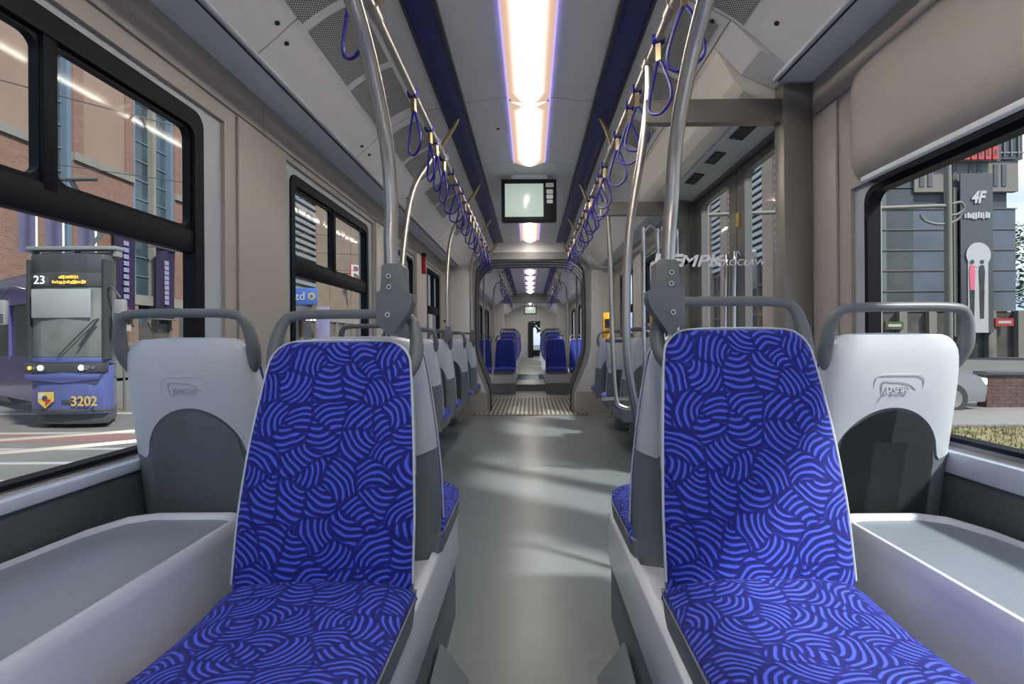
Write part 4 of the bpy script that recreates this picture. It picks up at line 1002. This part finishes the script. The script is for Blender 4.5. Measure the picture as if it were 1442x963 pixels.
nose(1.24, 1.34, 'tram_blue', 'brow')
mat('tram_glass', (.14, .16, .155), .12, noise=.3, nscale=1.2)
nose(1.34, top-.35, 'tram_glass', 'windscreen', -.02)
for x, w_ in ((-tw, .06), (tw-.06, .06)): prism('corner_post', [(x, -.0), (x+w_, -.03), (x+w_, .16), (x, .18)], 1.3, top-.1, 'z', 'tram_dark', T)
nose(top-.36, top, 'tram_dark', 'roof_dome'); nose(top-.62, top-.35, 'tram_dark', 'destination_box', .005)
text('route_number', '23', .22, (-.40, -.10, top-.50), FACE_CAM, 'led_white', T, ext=.004)
for zz, n_, x0_ in ((top-.48, 9, -.04), (top-.57, 15, -.16)):
    for i in range(n_): box('destination_mark', x0_+i*.042, x0_+i*.042+random.choice((.018, .028, .032)), -.104, -.09, zz+random.choice((0, .012)), zz+random.choice((.05, .062, .068)), 'led_amber', T)
box('sun_blind', -.58, .52, -.075, -.05, top-1.20, top-.66, 'tram_sun', T, bev=.01)
bm = bmesh.new(); atube(bm, smoothpts([Vector((-.05, -.115, 1.36)), Vector((.2, -.12, 1.62)), Vector((.62, -.09, 2.05))], 4), .012, 6); atube(bm, [Vector((.35, -.12, 1.55)), Vector((.68, -.09, 2.06))], .02, 6); mesh('wiper', bm, 'tram_dark', T)
# violet side of the first car, running away to the left
def sideprism(name, pts, z0, z1, m, par=T, bev=0.): return prism(name, pts, z0, z1, 'z', m, par, bev=bev)
sideprism('side_wall', [(-tw-.02, .14), (-1.6, 1.35), (-9, 6.2), (-9, 6.5), (-1.5, 1.6), (-tw+.02, .3)], b0, 1.30, 'tram_violet')
sideprism('side_wall', [(-tw-.02, .14), (-1.6, 1.35), (-9, 6.2), (-9, 6.5), (-1.5, 1.6), (-tw+.02, .3)], top-.75, top-.12, 'tram_violet')
sideprism('side_glass', [(-tw-.0, .18), (-1.58, 1.40), (-9, 6.25), (-9, 6.5), (-1.5, 1.6), (-tw+.02, .3)], 1.30, top-.75, 'office_glass')
for a in (0., .52, 1.0, 2.4, 4.4, 6.4):
    d = Vector((-.86, 1.21)).normalized() if a < 1.4 else Vector((-7.4, 4.85)).normalized(); p = Vector((-tw-.03, .14))+d*a if a < 1.4 else Vector((-1.62, 1.35))+d*(a-1.4)
    sideprism('side_post', [(p.x, p.y), (p.x+d.x*.09, p.y+d.y*.09), (p.x+d.x*.09+.03, p.y+d.y*.09+.05), (p.x+.03, p.y+.05)], 1.2, top-.6, 'tram_violet')
sideprism('roof', [(-tw, .3), (tw, .3), (tw-2.3, 3), (-7, 7.2), (-9, 6.5), (-1.5, 1.7)], top-.02, top+.08, 'tram_roof')
t = box('roof_frame', -.85, .85, .1, .35, top+.10, top+.17, 'tram_roof', T, bev=.01)
for x in (-.8, 0, .8): box('roof_strut', x-.03, x+.03, .15, .3, top-.02, top+.12, 'tram_roof', T)
bm = bmesh.new(); atube(bm, [Vector((-.9, 1.2, top+.05)), Vector((-1.3, 2.4, top+.9)), Vector((-1.6, 1.9, top+2.0))], .05, 6); atube(bm, [Vector((-2.2, 1.9, top+2.0)), Vector((-1.0, 1.9, top+2.0))], .04, 6); mesh('pantograph', bm, 'tram_dark', T)
for x0, x1, s in ((tw-.02, tw+.33, 1), (-tw-.05, -tw-.42, -1)):
    a = tube('mirror_arm', [(x0, .1, 2.62), ((x0+x1)/2, -.05, 2.66), (x1, -.05, 2.45)], .018, 'tram_dark', T, seg=6, n=3)
    m_ = box('mirror', x1-.10, x1+.10, -.10, .0, 1.95, 2.42, 'tram_roof', T, bev=.03)
    for k in range(4): box('mirror_rib', x1-.085, x1+.085, -.112, -.098, 2.0+k*.045, 2.02+k*.045, 'tram_dark', m_)
text('fleet_number', '3202', .25, (.42, -.105, .52), FACE_CAM, 'yellow_mark', T, ext=.003, bold=.004)
text('fleet_number', '3202', .18, (-1.16, .72, .50), Euler((PI/2, 0, -.62)).to_matrix(), 'yellow_mark', T, ext=.003)
sh = prism('coat_of_arms', [(-.42, .70), (-.16, .70), (-.16, .52), (-.29, .40), (-.42, .52)], -.12, -.08, 'y', 'yellow_mark', T)
prism('arms_field', [(-.40, .68), (-.30, .68), (-.30, .58), (-.40, .58)], -.125, -.12, 'y', 'sign_white', sh); prism('arms_field', [(-.28, .57), (-.18, .57), (-.18, .53), (-.28, .44)], -.125, -.12, 'y', 'sign_red', sh); disc('arms_field', (-.29, -.121, .59), (0, -1, 0), .05, .008, 'tram_dark', sh)
box('coupler_flap', .0, .18, -.10, -.05, .48, .56, 'tram_dark', T, bev=.01)
for x in (-2.4, -5): disc('wheel', (x, 2.3 if x > -3 else 4.2, .3), (.5, -.85, 0), .3, .12, 'tram_dark', T, 20)

# ------------------------------------------------------------------ outside right: office block, banner, pole, wall, car
ob = thing('office_building', 'dark glass office block with floor lines beyond the right window', 'building')
OY = 40
box('core', 19, 37.6, OY+.3, 60, GZ, 34, 'office_glass', ob)
cols = [(24, 27.9, 'office_glass_pale'), (27.9, 30.0, 'office_glass'), (30.0, 33.0, 'office_glass_blue'), (35.6, 38.0, 'office_glass_blue')]
for x0, x1, m_ in cols:
    zt = 12.3 if x0 > 27.9 else 34
    nf = int((zt-3)/1.6)
    for k in range(nf):
        z = 3+k*1.6; box('glazing_band', x0, x1, OY, OY+.3, z+.05, z+1.55, m_, ob)
for k in range(20): box('floor_line', 23.5, 38.1 if k < 6 else 27.9, OY-.08, OY+.25, 2.97+k*1.6, 3.03+k*1.6, 'concrete', ob)
box('concrete_band', 30, 38.1, OY-.15, OY+.3, 12.3, 14.7, 'concrete', ob)
for i in range(12):
    if i % 3 != 2: box('band_window', 30.4+i*.64, 30.75+i*.64, OY-.2, OY-.1, 12.7, 14.4, 'facade_dark', ob)
box('upper_glass', 27.9, 38.3, OY-.3, OY+.3, 14.75, 34, 'office_glass', ob)
for k in range(9): box('upper_louver', 33.2, 38.35, OY-.36, OY-.3, 15.2+k*1.7, 15.32+k*1.7, 'louver', ob)
for i in range(9): box('upper_mullion', 33.5+i*.55, 33.57+i*.55, OY-.4, OY-.3, 15.0, 19.5, 'louver', ob)
for i in range(7): box('column', 24+i*2.3, 24.6+i*2.3, OY-.4, OY+.2, GZ, 3, 'concrete', ob)
box('shop_fronts', 19, 38, OY, OY+.3, GZ, 2.9, 'shop_dark', ob)
box('side_pier', 32.9, 33.15, OY-.35, OY+.1, 1, 12.6, 'concrete', ob); box('side_pier', 35.75, 35.9, OY-.35, OY+.1, 1, 12.6, 'concrete', ob)
t = thing('advert_banner', 'tall dark advert banner reading 4F with two pale figures on the office block', 'banner', (34.5, OY-.55, 0))
box('sheet', -1.25, 1.25, 0, .1, 1.3, 13.6, 'facade_dark', t); text('letters', '4F', 1.25, (0, -.06, 11.7), FACE_CAM, 'sign_white', t, ext=.03, shear=.3, bold=.05, sx=.8)
for i in range(10): box('lettering_mark', -1.0+i*.2, -1.0+i*.2+random.choice((.11, .15, .17)), -.09, 0, 10.05+random.choice((0, .08)), 10.05+random.choice((.42, .5, .55)), 'sign_white', t)
box('picture_field', -.75, .8, -.06, 0, 1.3, 7.2, 'sign_white', t); disc('picture_moon', (.05, -.05, 7.3), (0, -1, 0), .95, .03, 'sign_white', t, 24)
for x, m_ in ((-.45, 'pink'), (.3, 'office_glass')):
    prism('printed_figure', [(x-.22, 6.0), (x-.15, 6.5), (x+.15, 6.5), (x+.22, 6.0), (x+.16, 4.6), (x-.16, 4.6)], -.10, -.06, 'y', m_, t); disc('printed_head', (x, -.06, 6.75), (0, -1, 0), .17, .03, 'office_glass', t)
    for d in (-.1, .1): prism('printed_leg', [(x+d-.08, 4.6), (x+d+.08, 4.6), (x+d*.8+.04, 2.4), (x+d*.8-.04, 2.4)], -.10, -.06, 'y', 'office_glass', t)
t = thing('roof_sign', 'two-line red letter sign high on the office block', 'sign', (34.0, OY-.75, 0))
for r_, (z, n_, w_) in enumerate(((16.0, 4, .62), (14.6, 7, .55))):
    for i in range(n_):
        x = -1.7+i*w_; box('letter', x, x+w_*.78, 0, .12, z, z+1.05, 'sign_red', t); box('letter_gap', x+w_*.25, x+w_*.5, -.012, 0, z+.3, z+.75, 'office_glass', t)
box('frame', -1.9, 2.3, .12, .2, 14.5, 17.1, 'facade_dark', t)
for z0, lab, m_, x in ((1.6, 'small red sign over the shop fronts', 'sign_red', 26.4), (1.6, 'small green sign over the shop fronts', 'leaf', 28.1), (1.8, 'small red shop sign right of the seat', 'sign_red', 36.6)):
    t = thing('shop_sign', lab, 'sign', (x, OY-.45, z0)); box('board', -.7, .7, -.1, .05, 0, .6, m_, t); box('lettering', -.5, .5, -.12, -.1, .2, .4, 'sign_white', t)
# street pole with curved arm
t = thing('street_pole', 'grey-green tram pole with wooden-looking cross arm and wire bracket', 'pole', (11.45, 14.0, GZ))
tube('pole', [(0, 0, 0), (0, 0, 6.0), (-.05, 0, 7.2), (-.25, 0, 8.6), (-.30, 0, 10)], [.10, .09, .08, .07, .06], 'pole_green', t, seg=10)
tube('cross_arm', [(-8, 0, 4.95), (-1, 0, 5.18), (0, 0, 5.2)], .055, 'pole_green', t, n=3)
tube('bracket_ring', [(-.55+.55*math.cos(a)+.35, 0, 4.98+.28*math.sin(a)) for a in [PI*k/8+PI for k in range(9)]], .035, 'pole_green', t, n=2)
tube('bracket_ring', [(.12, 0, 5.25), (.35, 0, 5.3), (.45, 0, 5.12), (.2, 0, 4.95), (-.1, 0, 5.0)], .035, 'pole_green', t, n=3)
t = thing('low_brick_wall', 'low dark red brick wall with a coping beside the silver car', 'wall', (9.9, 11.1, GZ+.08))
nb = 0
for r_ in range(9):
    for i in range(14):
        x = i*.26+(.13 if r_ % 2 else 0)
        if r_ % 2 and i == 0: box('brick', 0, .12, random.uniform(0, .006), .25, r_*.078, r_*.078+.068, 'brick_red', t)
        box('brick', x, x+.25, random.uniform(0, .008), .25, r_*.078, r_*.078+.068, 'brick_red', t)
box('mortar_core', .01, 3.7, .012, .24, 0, .70, 'concrete', t); box('coping', -.05, 3.85, -.05, .3, .70, .78, 'facade_dark', t, bev=.01)
car = thing('silver_car', 'silver car parked beyond the low brick wall, front end in view', 'car', (7.5, 11.6, GZ), PI)
prof = [(-2.1, .25), (-2.15, .55), (-2.0, .78), (-1.1, .95), (-.55, 1.38), (.6, 1.45), (1.5, 1.3), (1.95, .95), (2.1, .6), (2.05, .25)]
bm = bmesh.new(); V = []
for y, k in ((-.85, .96), (-.80, 1.), (.80, 1.), (.85, .96)): V.append([bm.verts.new((x*k, y*(1 if z < .96 else .82), z)) for x, z in prof])
for i in range(3):
    for j in range(len(prof)): bm.faces.new((V[i][j], V[i][(j+1) % len(prof)], V[i+1][(j+1) % len(prof)], V[i+1][j]))
bm.faces.new(V[0]); bm.faces.new(V[-1]); mesh('body', bm, 'car_silver', car, smooth=True)
prism('windscreen', [(-1.05, .97), (-.6, 1.34), (-.55, 1.34), (-.98, .96)], -.62, .62, 'y', 'car_glass', car); prism('side_window', [(-.85, .98), (-.5, 1.32), (.55, 1.38), (1.35, 1.2), (1.5, .98)], -.79, -.70, 'y', 'car_glass', car)
for x in (-1.35, 1.3):
    for y in (-.87, .70): wl_ = disc('wheel', (x, y, .32), (0, 1, 0), .32, .18, 'tram_dark', car, 20); disc('hub', (x, y-.01 if y < 0 else y+.18, .32), (0, 1, 0), .19, .015, 'bolt', wl_, 16)
for y in (-.6, .6): box('headlight', -2.17, -2.02, y-.18, y+.18, .60, .74, 'lamp_white', car, bev=.02)
box('grille', -2.18, -2.1, -.35, .35, .42, .58, 'tram_dark', car)
# facade seen through the right door
mat('stone_pink', (.50, .37, .29), .85, noise=.06, nscale=.6); mat('louver_white', (.62, .64, .64), .5)
rb = thing('louvred_building', 'pale stone building with white louvred windows seen through the right door', 'building')
RXF = 14.0
box('core', RXF+.4, 16.5, 26, 66, GZ, 20, 'concrete', rb)
yy = 26.0; i = 0
while yy < 63:
    box('stone_pier', RXF-.05, RXF+.4, yy, yy+1.3, GZ, 20, 'stone_pink', rb)
    lb = box('window_backing', RXF+.25, RXF+.4, yy+1.3, yy+3.4, GZ, 20, 'shop_dark' if i % 2 else 'facade_glass', rb)
    for k in range(26): box('louver_slat', RXF+.05, RXF+.2, yy+1.32, yy+3.38, 6.0+k*.45, 6.24+k*.45, 'louver_white', lb)
    for z in (.5, 2.4, 4.2, 5.6): box('window_bar', RXF+.12, RXF+.25, yy+1.32, yy+3.38, z, z+.14, 'concrete', lb)
    box('window_bar', RXF+.12, RXF+.25, yy+2.3, yy+2.4, GZ, 5.6, 'concrete', lb)
    yy += 3.4; i += 1
t = thing('signal_box', 'dark traffic signal box on a street post seen through the door glass', 'signal', (5.6, 13.4, GZ))
tube('post', [(0, 0, 0), (0, 0, 4.0)], .06, 'pole_green', t, sm=False); box('housing', -.28, .28, -.15, .15, 2.9, 3.9, 'tram_dark', t, bev=.03); tube('arm', [(-1.6, 0, 3.7), (0, 0, 3.6)], .05, 'pole_green', t, sm=False)
box('housing', -1.75, -1.3, -.12, .12, 3.2, 3.8, 'tram_dark', t, bev=.03)

# trees at the far end and to the right
def tree(x, y, h, r, lab):
    t = thing('tree', lab, 'tree', (x, y, GZ), 0, 'street trees'); tube('trunk', [(0, 0, 0), (.1, 0, h*.3), (0, .1, h*.65)], [.18, .15, .08], 'bark', t, n=3, seg=8)
    bm = bmesh.new()
    for k in range(2600):
        d = Vector((random.gauss(0, 1), random.gauss(0, 1), random.gauss(0, 1))).normalized()*random.uniform(.45, 1)**.6; p = Vector((d.x*r, d.y*r, h*.68+d.z*r*.8)); p += Vector([random.uniform(-.3, .3) for _ in 'xyz'])
        u = Vector([random.uniform(-1, 1) for _ in 'xyz']).normalized()*.22; v = u.orthogonal().normalized()*.14
        bm.faces.new([bm.verts.new(q) for q in (p-u, p-v, p+u, p+v)])
    mesh('foliage', bm, 'leaf', t, kind='stuff')
tree(1.5, 52, 7.5, 3.2, 'green tree in the street ahead of the tram'); tree(-2.5, 60, 8, 3.2, 'farther green tree in the street ahead of the tram')
tree(46, 46, 12, 5, 'leafy tree at the right of the office block'); tree(38, 34, 7, 3.0, 'smaller bushy tree at the far right edge of the window')
